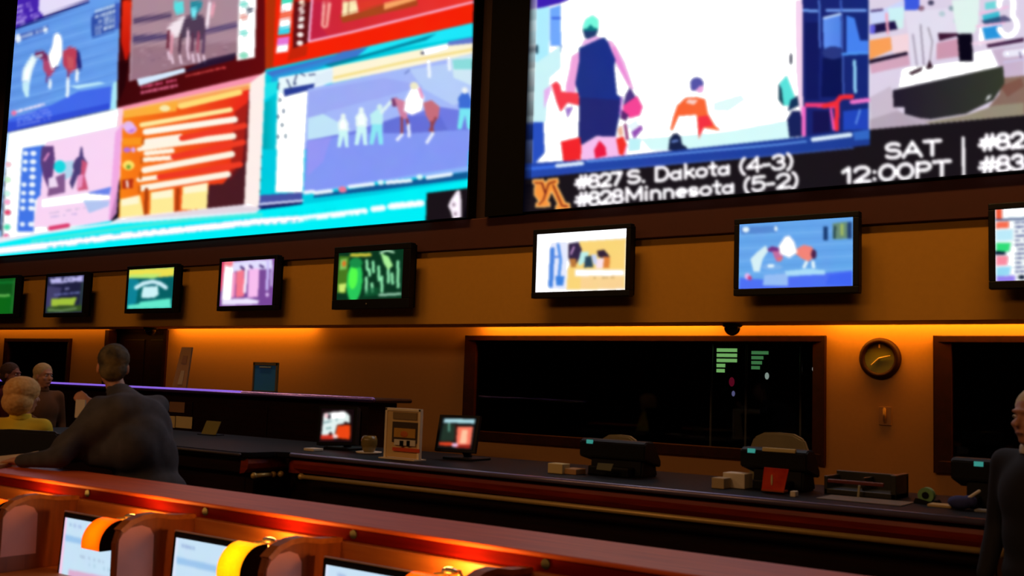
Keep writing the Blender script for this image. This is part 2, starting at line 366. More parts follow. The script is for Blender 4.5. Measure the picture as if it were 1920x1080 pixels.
PG((215, 235, 255), a1(985, 570, 1330, 488, 1335, 520, 1000, 620)); SCR((215, 80, 120), 264, 164, 330, 150, 6, 5, .95); SCR((235, 110, 150), 264, 174, 333, 160, 7, 6, .95); SCR((235, 80, 80), 348, 143, 418, 127, 4, 7, .95)
# orange odds page
PG((250, 150, 175), a1(845, 775, 1910, 525, 1890, 1075, 845, 1075))
PG((255, 240, 235), [(466, 158), (498, 133), (486, 388), (455, 388)])
PG((255, 205, 220), [(219, 203), (231, 203), (226, 330), (204, 420), (205, 412)])
PG((250, 130, 22), [(231, 208), (468, 160), (458, 382), (222, 413)], c2=(235, 40, 25))
PG((66, 26, 36), [(418, 345), (455, 300), (468, 160), (458, 384), (386, 392), (392, 346)], .95)
PG((120, 22, 24), [(440, 210), (468, 190), (464, 300), (430, 340)], .6)
PG((252, 205, 110), [(231, 206), (470, 155), (468, 168), (232, 222)], .7)
LN((255, 222, 120), 11, a1(1300, 765, 1725, 665)); PG((252, 175, 60), a1(890, 800, 1280, 730, 1270, 800, 900, 850)); EL((250, 235, 175), 309, 203, 10, 6)
PG((235, 85, 20), a1(1100, 880, 1650, 770, 1650, 790, 1100, 900), .6)
rows = [((1020, 900, 1660, 790), 9, (255, 235, 160)), ((1050, 950, 1690, 860), 12, (255, 250, 235)), ((1050, 1020, 1300, 985), 11, (255, 245, 230)), ((1000, 1075, 1680, 985), 8, (255, 240, 225))]
for q, wd, cc in rows: LN(cc, wd, a1(*q))
PG((250, 150, 30), a3(885, 150, 1030, 145, 1020, 200, 885, 200)); EL((225, 160, 235), 245, 242, 12, 9); EL((170, 90, 200), 245, 243, 5, 4)
for y, q in ((0, (1050, 260, 1240, 240)), (1, (1040, 215, 1680, 135)), (2, (1040, 305, 1240, 290)), (3, (1040, 380, 1670, 265)), (4, (1000, 450, 1140, 430)), (5, (1020, 510, 1640, 410))):
    LN((255, 246, 228), 12 if y % 2 else 9, a3(*q))
for q in ((1310, 150, 1760, 60), (1250, 285, 1750, 180), (1150, 430, 1730, 340)): LN((240, 58, 36), 11, a3(*q))
for y, cc in ((236, (230, 190, 250)), (310, (255, 235, 110)), (345, (255, 120, 40))): EL(cc, 241, y+.0, 11, 9, .9)
EL((110, 160, 50), 241, 313, 4, 4); EL((190, 110, 210), 238, 281, 7, 5); EL((225, 170, 240), 250, 281, 4, 5); PG((180, 50, 20), a3(880, 450, 960, 440, 955, 510, 880, 515)); LN((255, 240, 235), 4, a3(915, 460, 918, 500))
for x in (1030, 1020, 1012, 1005): LN((205, 90, 15), 5, a3(x, 150+(1030-x)*14, x-2, 190+(1030-x)*14))
for q in ((865, 590, 1010, 560, 1035, 700, 865, 740), (1085, 540, 1250, 515, 1250, 690, 1080, 700), (1315, 500, 1500, 470, 1490, 660, 1305, 665)):
    PG((255, 236, 150), a3(*q)); PG((255, 252, 235), a3(q[0]+10, q[1], q[2]-10, q[3], q[2]-10, q[3]+60, q[0]+10, q[1]+50), .7)
for x in (1055, 1280): LN((170, 60, 12), 7, a3(x, 520, x-6, 690))
# bottom-left feed, white page with a race scene
PG((245, 250, 252), [(13, 249), (222, 203), (205, 423), (4, 452)])
PG((150, 200, 250), [(5, 250), (16, 248), (8, 330), (2, 452), (0, 452)])
PG((250, 214, 245), a3(330, 180, 880, 60, 790, 770, 240, 790)); PG((240, 160, 225), a3(830, 110, 885, 40, 840, 690, 780, 770), .8)
PG((255, 250, 252), [(30, 262), (222, 210), (221, 226), (100, 256), (30, 278)])
PG((66, 118, 232), a3(165, 225, 320, 200, 290, 560, 250, 600, 240, 820, 125, 820))
for i, y in enumerate((260, 320, 375, 430, 485, 545, 600, 655, 770)):
    if i != 3: EL((235, 245, 255), *a3(185-i*3, y)[0], 5, 4.5)
    EL((240, 248, 255), *a3(240-i*2, y)[0], 6, 5)
for x, y, cc in ((60, 340, (250, 190, 200)), (55, 450, (200, 245, 200)), (50, 550, (200, 250, 235)), (52, 610, (250, 160, 200)), (55, 685, (225, 50, 90)), (50, 790, (60, 220, 170)), (45, 860, (230, 40, 110))): EL(cc, *a3(x, y)[0], 6, 5, .9)
PG((92, 60, 122), a3(300, 210, 385, 205, 395, 300, 380, 420, 350, 520, 310, 420, 290, 320))
PG((240, 220, 245), a3(350, 440, 440, 400, 400, 520, 350, 510)); PG((130, 88, 140), a3(400, 430, 470, 400, 470, 540, 340, 570, 350, 510, 420, 500))
PG((78, 62, 120), a3(570, 280, 580, 215, 592, 210, 600, 280, 630, 330, 600, 400, 560, 420, 520, 520, 500, 470, 530, 380, 520, 350, 545, 300))
PG((205, 84, 120), a3(590, 300, 630, 330, 610, 420, 635, 520, 560, 530, 580, 420)); PG((238, 150, 200), a3(560, 420, 600, 410, 590, 500, 550, 520))
PG((150, 215, 235), a3(460, 320, 530, 310, 520, 420, 470, 450), .7); EL((25, 215, 225), *a3(430, 355)[0], 11, 12); LN((235, 150, 205), 4, a3(320, 310, 350, 260))
PG((105, 132, 235), a3(640, 540, 800, 500, 790, 555, 620, 590)); PG((252, 252, 255), a3(300, 590, 620, 545, 790, 560, 790, 590, 300, 650)); PG((150, 190, 240), a3(600, 600, 790, 600, 780, 640, 640, 690), .7)
SCR((150, 150, 190), 92, 400, 170, 388, 3, 3, .6, .5); SCR((150, 150, 210), 95, 407, 140, 401, 4, 4, .6, .5); LN((220, 60, 110), 8, a3(360, 800, 490, 778))
LN((60, 120, 200), 6, a3(125, 865, 235, 855))
# top-right red feed
PG((246, 34, 6), [(497, -120), (890, -140), (889, 44), (497, 130)])
PG((178, 48, 10), [(500, -120), (522, -120), (512, 126), (497, 130)]); PG((150, 40, 12), a2(330, 340, 450, 330, 440, 400, 300, 440), .5)
PG((70, 12, 22), a2(350, 0, 480, 0, 455, 300, 430, 320, 340, 350), .85)
for y, cc in ((-30, (240, 240, 240)), (10, (40, 220, 180)), (52, (250, 250, 250)), (110, (245, 110, 80)), (165, (250, 248, 250)), (220, (60, 215, 235)), (295, (230, 120, 215)), (350, (252, 250, 255))):
    PG(cc, a2(262-y*.1, y-22, 348-y*.1, y-34, 342-y*.1, y+22, 255-y*.1, y+34))
for i, y in enumerate((20, 75, 135, 190, 250, 310)): EL((255, 240, 215) if i == 0 else (255, 245, 240), *a2(408-i*3, y)[0], 6, 5)
PG((205, 38, 60), [(585, -130), (889, -140), (889, 5), (580, 77)], c2=(240, 52, 40))
PG((190, 30, 70), a2(480, 10, 560, 5, 545, 200, 600, 260, 465, 290), .7)
LN((252, 190, 225), 4, [(586, -120), (585, 0), (579, 78), (660, 60), (890, 3)]); PG((252, 170, 160), a2(555, 20, 620, 15, 595, 195, 565, 205, 545, 185)); LN((205, 60, 70), 4, a2(585, 30, 572, 180))
PG((170, 70, 30), a2(680, 110, 810, 90, 1000, 30, 1240, 0, 1240, 40, 700, 165)); PG((255, 238, 185), a2(700, 10, 800, 5, 815, 85, 695, 120)); LN((150, 90, 60), 2, a2(745, 20, 740, 100))
PG((250, 165, 100), a2(1000, 20, 1240, -30, 1230, 0, 1000, 70)); PG((225, 60, 40), a2(810, 0, 990, -20, 990, 30, 820, 90), .8)
# bottom-right feed, parade of horses
PG((0, 205, 225), [(498, 130), (889, 42), (884, 362), (486, 395)])
PG((62, 120, 205), a2(145, 520, 640, 400, 700, 370, 1240, 290, 640, 450, 200, 560)); PG((30, 232, 250), a2(900, 330, 1640, 170, 1640, 260, 1200, 330, 800, 410)); PG((0, 110, 140), a2(560, 470, 900, 380, 1380, 240, 1300, 290, 900, 400, 620, 480), .8)
PG((40, 150, 220), a2(200, 540, 640, 420, 660, 410, 500, 520, 160, 640), .7); PG((30, 225, 235), a2(145, 600, 250, 580, 240, 660, 140, 720)); PG((0, 165, 175), a2(140, 740, 235, 680, 225, 1075, 125, 1075), c2=(0, 205, 225))
PG((100, 120, 205), a2(1460, 300, 1645, 265, 1645, 320, 1460, 350))
PG((252, 255, 255), a2(230, 660, 455, 620, 440, 1075, 220, 1075)); PG((252, 255, 255), a4(235, 0, 435, 0, 415, 545, 215, 540))
PG((235, 250, 255), a2(240, 560, 500, 510, 640, 480, 640, 590, 480, 640, 235, 680)); PG((40, 60, 150), a2(275, 640, 500, 600, 490, 640, 280, 695))
for q in ((240, 600, 235, 640), (300, 575, 330, 640), (370, 540, 350, 600), (400, 530, 430, 545), (460, 540, 500, 535), (350, 610, 365, 600)): LN((45, 60, 110), 3, a2(*q), .8)
for q in ((250, 720), (275, 800), (235, 840), (265, 900), (235, 985), (290, 980)): EL((60, 80, 110), *a2(*q)[0], 2, 4, .8)
PG((165, 185, 250), a2(450, 640, 1640, 380, 1625, 1080, 425, 1080)); PG((150, 160, 240), a2(450, 660, 1000, 560, 1300, 620, 600, 800, 440, 900), .5)
PG((255, 246, 215), a2(630, 480, 1300, 345, 1645, 310, 1645, 385, 1000, 520, 620, 600)); LN((245, 222, 140), 5, a2(640, 560, 1180, 440, 1640, 355)); PG((225, 240, 250), a2(500, 540, 630, 500, 630, 590, 500, 610))
PG((252, 252, 255), a2(1270, 350, 1460, 310, 1460, 350, 1290, 400)); EL((60, 60, 90), *a2(1275, 382)[0], 3, 3)
PG((190, 215, 250), a2(1180, 500, 1640, 430, 1640, 700, 1500, 760, 1280, 640), .7); PG((215, 240, 245), a2(1480, 420, 1640, 390, 1640, 620, 1500, 560), .8); PG((110, 215, 210), a2(1490, 430, 1640, 420, 1640, 500, 1500, 500), .7)
for q in ((1320, 440, 1325, 550), (1465, 420, 1470, 500)): LN((240, 248, 255), 6, a2(*q))
LN((110, 130, 200), 3, a2(1150, 530, 1180, 505)); PG((200, 240, 250), a2(450, 850, 560, 820, 760, 930, 650, 980, 450, 1005), .8)
PG((112, 124, 228), a2(450, 1010, 760, 950, 950, 890, 1100, 840, 1400, 770, 1600, 800, 1620, 1080, 430, 1080)); PG((132, 152, 245), a4(440, 170, 800, 120, 1620, 90, 1605, 360, 420, 540))
PG((96, 108, 212), a2(1000, 880, 1120, 840, 1400, 830, 1460, 940, 1200, 960, 1000, 960), .7); PG((160, 150, 245), a4(450, 170, 620, 140, 560, 320, 450, 420), .6)
for px, py, h in ((705, 1060, 240), (835, 1045, 270)):
    (bx0, by0), = a2(px, py); MAN(bx0, by0, h/3.84, (238, 252, 248), (205, 248, 248), (235, 250, 245))
(bx0, by0), = a2(945, 1040); MAN(bx0, by0, 75, (190, 240, 245), (140, 232, 245), (215, 240, 240), lean=5); LN((225, 245, 245), 6, a2(980, 810, 1050, 730))
PG((200, 110, 125), a2(1280, 740, 1340, 720, 1400, 770, 1390, 850, 1340, 900, 1300, 830)); PG((120, 60, 110), a2(1050, 710, 1090, 700, 1120, 760, 1060, 770)); PG((210, 130, 160), a2(1070, 700, 1150, 730, 1170, 860, 1120, 850, 1090, 760))
for q in ((1125, 850, 1128, 960), (1165, 860, 1175, 940), (1340, 880, 1350, 960), (1370, 850, 1330, 940)): LN((150, 70, 80), 5, a2(*q))
for q in ((1128, 970, 1095, 1005), (1176, 900, 1178, 980), (1350, 960, 1308, 1025)): LN((235, 240, 255), 6, a2(*q))
PG((252, 250, 255), a2(1150, 720, 1190, 640, 1210, 600, 1250, 620, 1290, 700, 1270, 800, 1200, 830, 1140, 800)); LN((240, 150, 190), 5, a2(1255, 640, 1275, 700)); EL((240, 235, 200), *a2(1215, 618)[0], 8, 7)
(bx0, by0), = a2(1580, 930); MAN(bx0, by0, 78, (60, 110, 215), (120, 232, 245), (240, 245, 245))
PG((140, 180, 250), a4(420, 540, 1610, 350, 1610, 390, 900, 470, 420, 560)); PG((70, 82, 165), a4(105, 560, 410, 540, 410, 600, 100, 640)); PG((20, 30, 100), a4(90, 640, 410, 600, 410, 630, 90, 665)); LN((225, 230, 255), 4, a4(110, 625, 410, 600))
PG((20, 60, 130), a4(490, 560, 930, 490, 1610, 390, 1610, 440, 1000, 520, 490, 580), .8)
for q in ((430, 540, 490, 535), (500, 545, 620, 530), (750, 500, 920, 480), (1020, 470, 1190, 455), (1310, 435, 1480, 410)): LN((238, 248, 255), 7, a4(*q))
EL((240, 120, 150), *a4(700, 520)[0], 8, 6); EL((220, 250, 250), *a4(975, 470)[0], 6, 5); EL((220, 250, 250), *a4(1255, 430)[0], 6, 5)
# cyan ticker
PG((0, 240, 248), [(0, 449), (222, 412), (480, 396), (560, 384), (700, 366), (880, 338), (880, 350), (866, 354), (800, 361), (798, 418), (600, 434), (400, 454), (200, 473), (0, 494)])
PG((250, 240, 250), [(0, 444), (205, 418), (222, 408), (460, 383), (490, 390), (480, 400), (222, 420), (80, 440), (0, 456)], .9)
LN((70, 235, 225), 7, [(60, 452), (200, 432), (340, 414), (490, 402)], .9)
LN((245, 240, 252), 14, [(0, 470), (90, 460), (230, 442), (370, 428), (480, 416), (560, 411)]); LN((240, 252, 255), 12, [(566, 410), (684, 396)]); LN((240, 252, 255), 12, [(700, 392), (718, 390)]); LN((240, 252, 255), 13, [(732, 387), (790, 381)])
SCR((0, 225, 235), 60, 455, 790, 374, 5, 71, .35, .8); SCR((0, 225, 235), 60, 468, 790, 390, 4, 72, .35, .8)
PG((26, 18, 24), [(800, 362), (880, 352), (878, 411), (799, 419)])
PG((250, 238, 250), a4(1520, 530, 1545, 525, 1555, 600, 1555, 720, 1530, 745, 1495, 735, 1480, 680, 1460, 640, 1480, 590)); EL((120, 90, 110), *a4(1500, 628)[0], 2, 3); EL((120, 90, 110), *a4(1512, 695)[0], 2, 3)
PG((8, 5, 12), [(889, -120), (933, -120), (933, 420), (866, 420), (884, 350)])

# ---------------------------------------------------------------- what the right video wall shows
b1, b2, b3, b4 = Z(960, 0, 3.84), Z(1420, 0, 3.84), Z(960, 240, 3.84), Z(1420, 240, 3.84)
PG((4, 3, 12), [(934, -120), (1010, -120), (998, 410), (934, 410)])
PG((255, 255, 255), [(1006, -120), (1640, -120), (1630, 300), (996, 330)])
PG((62, 30, 180), b1(175, -200, 700, -260, 400, 0, 340, 25, 175, 65)); PG((175, 238, 255), b1(175, 62, 270, 45, 265, 470, 165, 450))
PG((112, 168, 252), b1(272, 60, 350, 35, 352, 330, 275, 330)); LN((60, 100, 220), 4, b1(290, 130, 345, 130)); LN((60, 100, 190), 3, b1(350, 330, 348, 370)); EL((30, 60, 80), *b1(178, 355)[0], 3, 9)
PG((205, 245, 250), b1(165, 460, 350, 330, 350, 490, 270, 560, 240, 880, 150, 880)); PG((40, 80, 195), b1(148, 878, 225, 878, 235, 1100, 145, 1200))
PG((215, 252, 252), b1(1450, 960, 1600, 940, 2030, 860, 2030, 1000, 1200, 1080, 1000, 1080, 930, 1000)); PG((210, 250, 252), b1(1450, 740, 1650, 680, 1680, 720, 1560, 800, 1450, 800), .6)
PG((120, 252, 222), b1(510, 190, 530, 140, 580, 110, 620, 140, 622, 205, 515, 210)); PG((16, 120, 125), b1(510, 208, 540, 205, 565, 175, 590, 200, 620, 205, 612, 240, 515, 240)); PG((34, 60, 110), b1(512, 225, 617, 220, 600, 265, 550, 285, 525, 270))
PG((240, 180, 235), b1(520, 290, 600, 260, 650, 275, 560, 315, 500, 330)); PG((243, 165, 222), b1(430, 405, 487, 370, 490, 440, 465, 560, 455, 670, 385, 690, 388, 620, 415, 500)); PG((243, 175, 228), b1(690, 290, 720, 300, 750, 340, 810, 450, 875, 640, 850, 640, 790, 530, 740, 440, 700, 340))
PG((232, 110, 205), b1(720, 330, 745, 340, 850, 600, 845, 630, 790, 530, 740, 430), .5)
PG((246, 62, 78), b1(285, 610, 320, 585, 345, 610, 355, 660, 480, 670, 485, 760, 400, 740, 350, 805, 320, 730)); PG((232, 180, 240), b1(230, 650, 285, 610, 270, 680, 230, 790)); PG((160, 120, 205), b1(385, 780, 440, 770, 400, 850))
PG((32, 50, 132), b1(485, 345, 640, 275, 665, 272, 690, 300, 745, 430, 735, 480, 755, 680, 800, 715, 785, 800, 765, 870, 745, 985, 650, 990, 600, 980, 500, 1045, 480, 985, 485, 700, 455, 600, 485, 430), c2=(28, 48, 140))
PG((38, 36, 108), b1(485, 700, 790, 720, 760, 870, 745, 985, 650, 990, 500, 1045, 480, 985), .7)
PG((248, 190, 240), b1(500, 1045, 610, 980, 750, 985, 830, 1040, 820, 1140, 500, 1160)); PG((244, 38, 44), b1(352, 1020, 490, 988, 500, 1060, 495, 1150, 370, 1165)); PG((235, 26, 66), b1(590, 1080, 630, 1010, 675, 1060, 680, 1120, 600, 1140)); PG((242, 50, 40), b1(750, 1000, 800, 980, 825, 1040, 800, 1120, 770, 1110))
PG((78, 56, 132), b1(820, 680, 850, 630, 885, 690, 890, 720, 800, 760)); PG((246, 70, 150), b1(800, 760, 900, 690, 940, 770, 920, 830, 850, 850, 800, 810)); PG((90, 40, 110), b1(790, 790, 840, 830, 820, 870, 780, 850)); PG((236, 250, 255), b1(820, 900, 900, 850, 920, 900, 860, 950)); PG((150, 80, 180), b1(860, 950, 930, 900, 940, 930, 880, 1000)); PG((240, 180, 150), b1(760, 930, 790, 900, 800, 970, 770, 980)); LN((140, 50, 110), 5, b1(815, 900, 830, 1000)); PG((150, 235, 245), b1(840, 1000, 930, 1000, 920, 1080, 840, 1090), .6)
LN((190, 130, 220), 4, b1(790, 700, 780, 820))
EL((84, 84, 168), *b1(1330, 600)[0], 12, 11); PG((84, 84, 168), b1(1284, 600, 1380, 590, 1375, 620, 1330, 655, 1290, 650)); PG((238, 170, 225), b1(1320, 650, 1350, 620, 1378, 620, 1375, 660, 1350, 670))
PG((250, 102, 52), b1(1250, 705, 1330, 700, 1390, 715, 1410, 820, 1460, 905, 1500, 940, 1380, 920, 1345, 1000, 1330, 825, 1200, 835, 1155, 940, 1140, 930, 1160, 850, 1190, 760)); PG((246, 50, 66), b1(1340, 840, 1410, 830, 1450, 905, 1380, 915, 1345, 990)); PG((255, 235, 235), b1(1270, 715, 1340, 720, 1310, 755, 1250, 740), .8)
PG((24, 34, 72), b1(1125, 1080, 1135, 1000, 1160, 965, 1190, 960, 1215, 985, 1225, 1040, 1260, 1060, 1260, 1090)); LN((110, 140, 210), 4, b1(1155, 1020, 1190, 1012))
PG((90, 228, 220), b2(160, 600, 210, 545, 240, 620, 270, 700, 240, 760, 185, 760)); PG((30, 70, 90), b2(155, 600, 175, 640, 190, 765, 155, 720)); PG((20, 50, 90), b2(240, 720, 290, 690, 300, 760, 220, 800)); PG((24, 34, 92), b2(215, 860, 250, 800, 330, 800, 330, 980, 230, 990)); EL((40, 40, 60), *b2(242, 425)[0], 2, 11)
PG((248, 214, 240), b2(275, 0, 330, 0, 330, 900, 300, 760, 280, 500))
PG((26, 34, 112), b2(322, -400, 800, -460, 802, 960, 330, 985), c2=(22, 40, 120)); PG((8, 14, 70), b2(470, 420, 610, 420, 610, 700, 460, 700), .7); PG((14, 18, 82), b2(340, 160, 450, 160, 440, 720, 350, 720), .6)
LN((120, 165, 245), 5, b2(335, 75, 430, 80)); LN((120, 165, 245), 5, b2(500, 75, 780, 75)); LN((90, 130, 225), 3, b2(445, 0, 450, 340)); LN((70, 100, 190), 3, b2(610, 100, 620, 700)); LN((70, 110, 210), 3, b2(600, 0, 605, 80))
PG((100, 150, 245), b2(470, 130, 600, 100, 605, 340, 540, 350, 480, 380), c2=(80, 130, 230)); LN((200, 225, 255), 4, b2(480, 130, 600, 100)); EL((40, 55, 130), *b2(545, 380)[0], 20, 12); PG((70, 130, 240), b2(640, 110, 700, 130, 740, 290, 800, 290, 800, 390, 640, 390)); LN((80, 150, 245), 5, b2(615, 390, 790, 380))
LN((150, 215, 250), 6, b2(700, 440, 705, 660)); PG((244, 60, 120), b2(340, 740, 560, 740, 570, 780, 345, 770)); LN((246, 45, 55), 9, b2(480, 765, 570, 740, 600, 700, 680, 695)); LN((246, 120, 205), 8, b2(680, 735, 800, 720)); LN((245, 45, 60), 9, b2(575, 740, 570, 930)); LN((246, 110, 200), 8, b2(335, 780, 335, 970)); LN((236, 90, 180), 5, b2(530, 790, 550, 930))
PG((34, 70, 190), b2(620, 800, 800, 780, 800, 930, 620, 940)); LN((110, 160, 240), 3, b2(740, 790, 710, 890)); PG((22, 20, 80), b2(400, 800, 520, 800, 525, 950, 400, 960))
PG((38, 72, 175), [(994, 306), (1098, 300), (1246, 284), (1455, 262), (1631, 243), (1631, 274), (1455, 292), (1246, 310), (994, 336)], c2=(30, 60, 150)); LN((110, 165, 245), 3, [(1100, 303), (1250, 290), (1460, 271), (1512, 265)]); LN((60, 110, 230), 6, [(998, 316), (1090, 308)])
LN((225, 240, 255), 7, [(1044, 311), (1092, 306)]); LN((225, 242, 255), 8, b2(400, 1005, 670, 970)); PG((60, 120, 220), b2(690, 950, 810, 930, 810, 1000, 700, 1010), .7)
# right-hand feed
PG((222, 210, 232), b2(805, -460, 2300, -500, 2300, 840, 1920, 830, 810, 940)); PG((205, 215, 252), b2(805, 70, 920, 60, 1050, 0, 1050, 140, 820, 180)); PG((205, 250, 245), b2(940, 60, 1060, 50, 1050, 200, 960, 220), .8); PG((60, 90, 225), b2(1055, -100, 1170, -110, 1165, 70, 1060, 75))
PG((30, 20, 70), b2(810, 180, 990, 150, 1010, 210, 820, 245)); PG((100, 95, 225), b2(810, 180, 850, 180, 845, 245, 810, 240)); LN((245, 170, 190), 5, b2(930, 100, 940, 240)); LN((70, 50, 110), 4, b2(820, 80, 900, 70))
PG((250, 160, 88), b2(808, 290, 960, 265, 970, 360, 808, 430)); PG((246, 214, 222), b2(965, 262, 1090, 240, 1090, 380, 975, 385)); PG((30, 14, 40), b2(808, 430, 1080, 370, 1085, 395, 808, 460)); PG((214, 165, 190), b2(808, 465, 1090, 395, 1100, 470, 820, 530))
PG((205, 152, 175), b2(1290, 310, 1500, 265, 1500, 400, 1290, 430)); PG((60, 22, 50), b2(1300, 240, 1450, 210, 1440, 260, 1310, 295))
PG((228, 222, 240), b2(1060, 80, 1400, 60, 1460, 140, 1450, 240, 1300, 240, 1290, 340, 1250, 470, 1210, 500, 1180, 240, 1190, 500, 1110, 490, 1095, 300)); LN((150, 140, 160), 3, b2(1175, 180, 1200, 480)); LN((160, 150, 165), 3, b2(1230, 200, 1260, 300, 1240, 460)); LN((175, 165, 185), 4, b2(1120, 250, 1150, 480))
for x, y, cc in ((1330, 100, (170, 200, 205)), (1400, 60, (120, 150, 160)), (1430, 150, (200, 220, 225)), (1180, 60, (120, 80, 100)), (1250, 20, (30, 30, 60)), (1490, 20, (60, 70, 90))): EL(cc, *b2(x, y)[0], 6, 5, .8)
PG((225, 245, 240), b2(1400, 0, 1600, -20, 1590, 180, 1560, 240, 1440, 240, 1420, 140)); PG((10, 6, 24), b2(1440, 245, 1545, 240, 1555, 485, 1460, 500))
PG((250, 250, 255), b2(1600, 180, 1680, 160, 1690, 190, 1610, 330, 1590, 320)); PG((40, 150, 222), b2(1620, 200, 1760, 180, 1760, 270, 1640, 285)); PG((60, 190, 210), b2(1620, 110, 1740, 80, 1750, 160, 1630, 170)); PG((110, 215, 220), b2(1640, 20, 1760, 0, 1750, 60, 1640, 70)); PG((40, 40, 90), b2(1610, 150, 1780, 110, 1830, 140, 1830, 150, 1640, 180), .7)
LN((245, 190, 225), 4, b2(1600, 100, 1800, 50)); LN((245, 190, 225), 4, b2(1580, 190, 1780, 165)); LN((245, 215, 235), 5, b2(1550, 315, 1770, 290)); PG((64, 30, 66), b2(1650, 320, 1920, 270, 1920, 300, 1660, 345))
PG((202, 180, 205), b2(1690, 360, 1920, 320, 1920, 560, 1780, 560)); PG((250, 250, 255), b2(1550, 380, 1680, 350, 1740, 480, 1560, 490)); PG((255, 255, 255), b2(1020, 620, 1040, 500, 1100, 480, 1250, 470, 1450, 440, 1700, 440, 1720, 485, 1000, 640))
PG((48, 22, 36), b2(1090, 525, 1190, 480, 1180, 510, 1110, 540)); PG((48, 22, 36), b2(1215, 490, 1240, 430, 1265, 485, 1230, 498))
PG((198, 182, 200), b2(810, 700, 960, 620, 990, 760, 1060, 830, 1150, 880, 1150, 905, 815, 945), .8); PG((176, 160, 176), b2(810, 860, 1000, 800, 1250, 870, 1150, 910, 812, 940), .8)
PG((138, 108, 96), b2(1780, 560, 2300, 500, 2300, 800, 1600, 850, 1740, 680)); PG((150, 140, 120), b2(1200, 880, 1500, 830, 1700, 760, 1920, 740, 1920, 830, 1250, 890)); PG((120, 70, 60), b2(1750, 620, 1900, 560, 1920, 620, 1800, 700), .6)
PG((34, 26, 44), b2(975, 650, 1770, 475, 1780, 600, 1700, 720, 1500, 820, 1250, 860, 1170, 850, 1060, 820, 1060, 770, 980, 770), c2=(52, 58, 44)); PG((236, 236, 240), b2(1640, 730, 1660, 690, 1690, 680, 1670, 710))
LN((250, 248, 255), 12, arc(1887, 8, 14, 17, -190, 75)[0:9]+arc(1890, 48, 17, 19, -60, 160)); LN((240, 240, 255), 13, [(1886, 101), (1920, 97), (2040, 82)], .9); LN((205, 200, 225), 3, [(1882, 90), (1920, 86), (2040, 70)]); LN((205, 200, 235), 3, [(1882, 117), (1920, 111), (2040, 96)]); LN((90, 80, 120), 2, [(1912, 98), (1914, 108)])
# text ticker
PG((26, 20, 26), [(996, 334), (1246, 308), (1455, 290), (1631, 272), (1631, 243), (1920, 216), (2200, 190), (2200, 312), (1915, 331), (1455, 365), (1116, 392), (960, 401), (990, 401)])
LN((70, 110, 220), 3, [(1100, 322), (1246, 309), (1455, 291), (1600, 277)], .7)
WT = (250, 246, 250)
TX('#827', 1077, 355, 1166, 347, 25, 5.6, WT); TX('S.', 1175, 345, 1213, 341, 25, 5.4, WT); TX('Dakota', 1226, 341, 1370, 327, 27, 5.2, WT); TX('(4-3)', 1384, 326, 1489, 315, 28, 5.2, WT)
TX('#828', 1077, 388, 1169, 380, 26, 5.6, WT); TX('Minnesota', 1172, 379, 1378, 362, 27, 5.2, WT); TX('(5-2)', 1392, 362, 1499, 350, 28, 5.2, WT)
TX('SAT', 1658, 298, 1766, 291, 29, 5.8, WT); TX('12:00PT', 1576, 345, 1784, 330, 30, 6, WT); LN(WT, 6.5, [(1806, 259), (1807, 330)])
TX('#82', 1834, 283, 1922, 276, 29, 6.6, WT); TX('#83', 1834, 326, 1922, 319, 30, 6.6, WT)
# block M
MO = b3(150, 375, 225, 370, 240, 395, 262, 370, 330, 362, 335, 395, 320, 410, 385, 540, 415, 545, 418, 585, 315, 592, 315, 565, 330, 550, 285, 455, 255, 530, 272, 535, 275, 565, 170, 570, 175, 540, 195, 530, 160, 480, 165, 405, 148, 400)
PG((250, 150, 60), MO); LN((255, 205, 130), 2, MO+MO[:1])
for q in ((165, 395, 215, 395, 240, 470, 265, 400, 310, 385), (245, 460, 225, 520, 195, 550), (295, 410, 360, 560, 400, 565)): LN((96, 16, 18), 2.6, b3(*q))

# ---------------------------------------------------------------- what the small screens show
c0, c1, c2, c3 = Z(0, 480, 4.8), Z(380, 440, 4.571), Z(980, 400, 4.571), Z(1340, 380, 3.31)
def R4(p): return [(p[i], p[i+1]) for i in range(0, len(p), 2)]
SCREENS = [  # corners in the picture: top-left, top-right, bottom-right, bottom-left
 [(-40, 527), (27, 522), (24, 589), (-40, 592)], [(90, 520), (154, 516), (154, 588), (88, 588)], [(243, 506), (327, 501), (324, 577), (241, 582)],
 [(413, 493), (517, 485), (513, 572), (415, 574)], [(634, 477), (757, 464), (756, 560), (637, 563)], [(1006, 440), (1176, 428), (1173, 542), (1005, 549)],
 [(1388, 420), (1601, 408), (1600, 535), (1386, 543)], [(1868, 398), (2100, 384), (2100, 522), (1868, 529)]]
def grow(q, d=6):
    cx, cy = sum(p[0] for p in q)/4, sum(p[1] for p in q)/4
    return [(p[0]+(d if p[0] > cx else -d), p[1]+(d if p[1] > cy else -d)) for p in q]
# 0 green board
PG((14, 82, 24), grow(SCREENS[0])); PG((10, 110, 22), [(-46, 560), (25, 556), (23, 590), (-46, 596)], .6); LN((110, 190, 90), 4, [(-46, 560), (15, 555)]); LN((20, 150, 60), 3, [(-46, 534), (22, 530)], .6); LN((60, 120, 60), 2, c0(115, 220, 100, 510))
# 1 welcome board
PG((30, 30, 60), grow(SCREENS[1])); PG((78, 74, 120), c0(430, 270, 560, 290, 500, 470, 425, 480), .7); TX('WELCOME', 95, 532, 152, 527, 8.5, 3.0, (185, 180, 235))
SCR((150, 150, 200), 116, 543, 128, 542, 5, 2, .9); SCR((120, 130, 200), 103, 554, 145, 550, 4, 4, .95, .8); PG((160, 192, 60), c0(470, 390, 690, 380, 670, 450, 470, 455)); PG((60, 100, 20), c0(440, 460, 740, 450, 740, 510, 430, 515), .7); LN((130, 160, 120), 3, c0(450, 490, 560, 500, 690, 480), .8); LN((60, 90, 60), 4, c0(730, 250, 725, 440), .5)
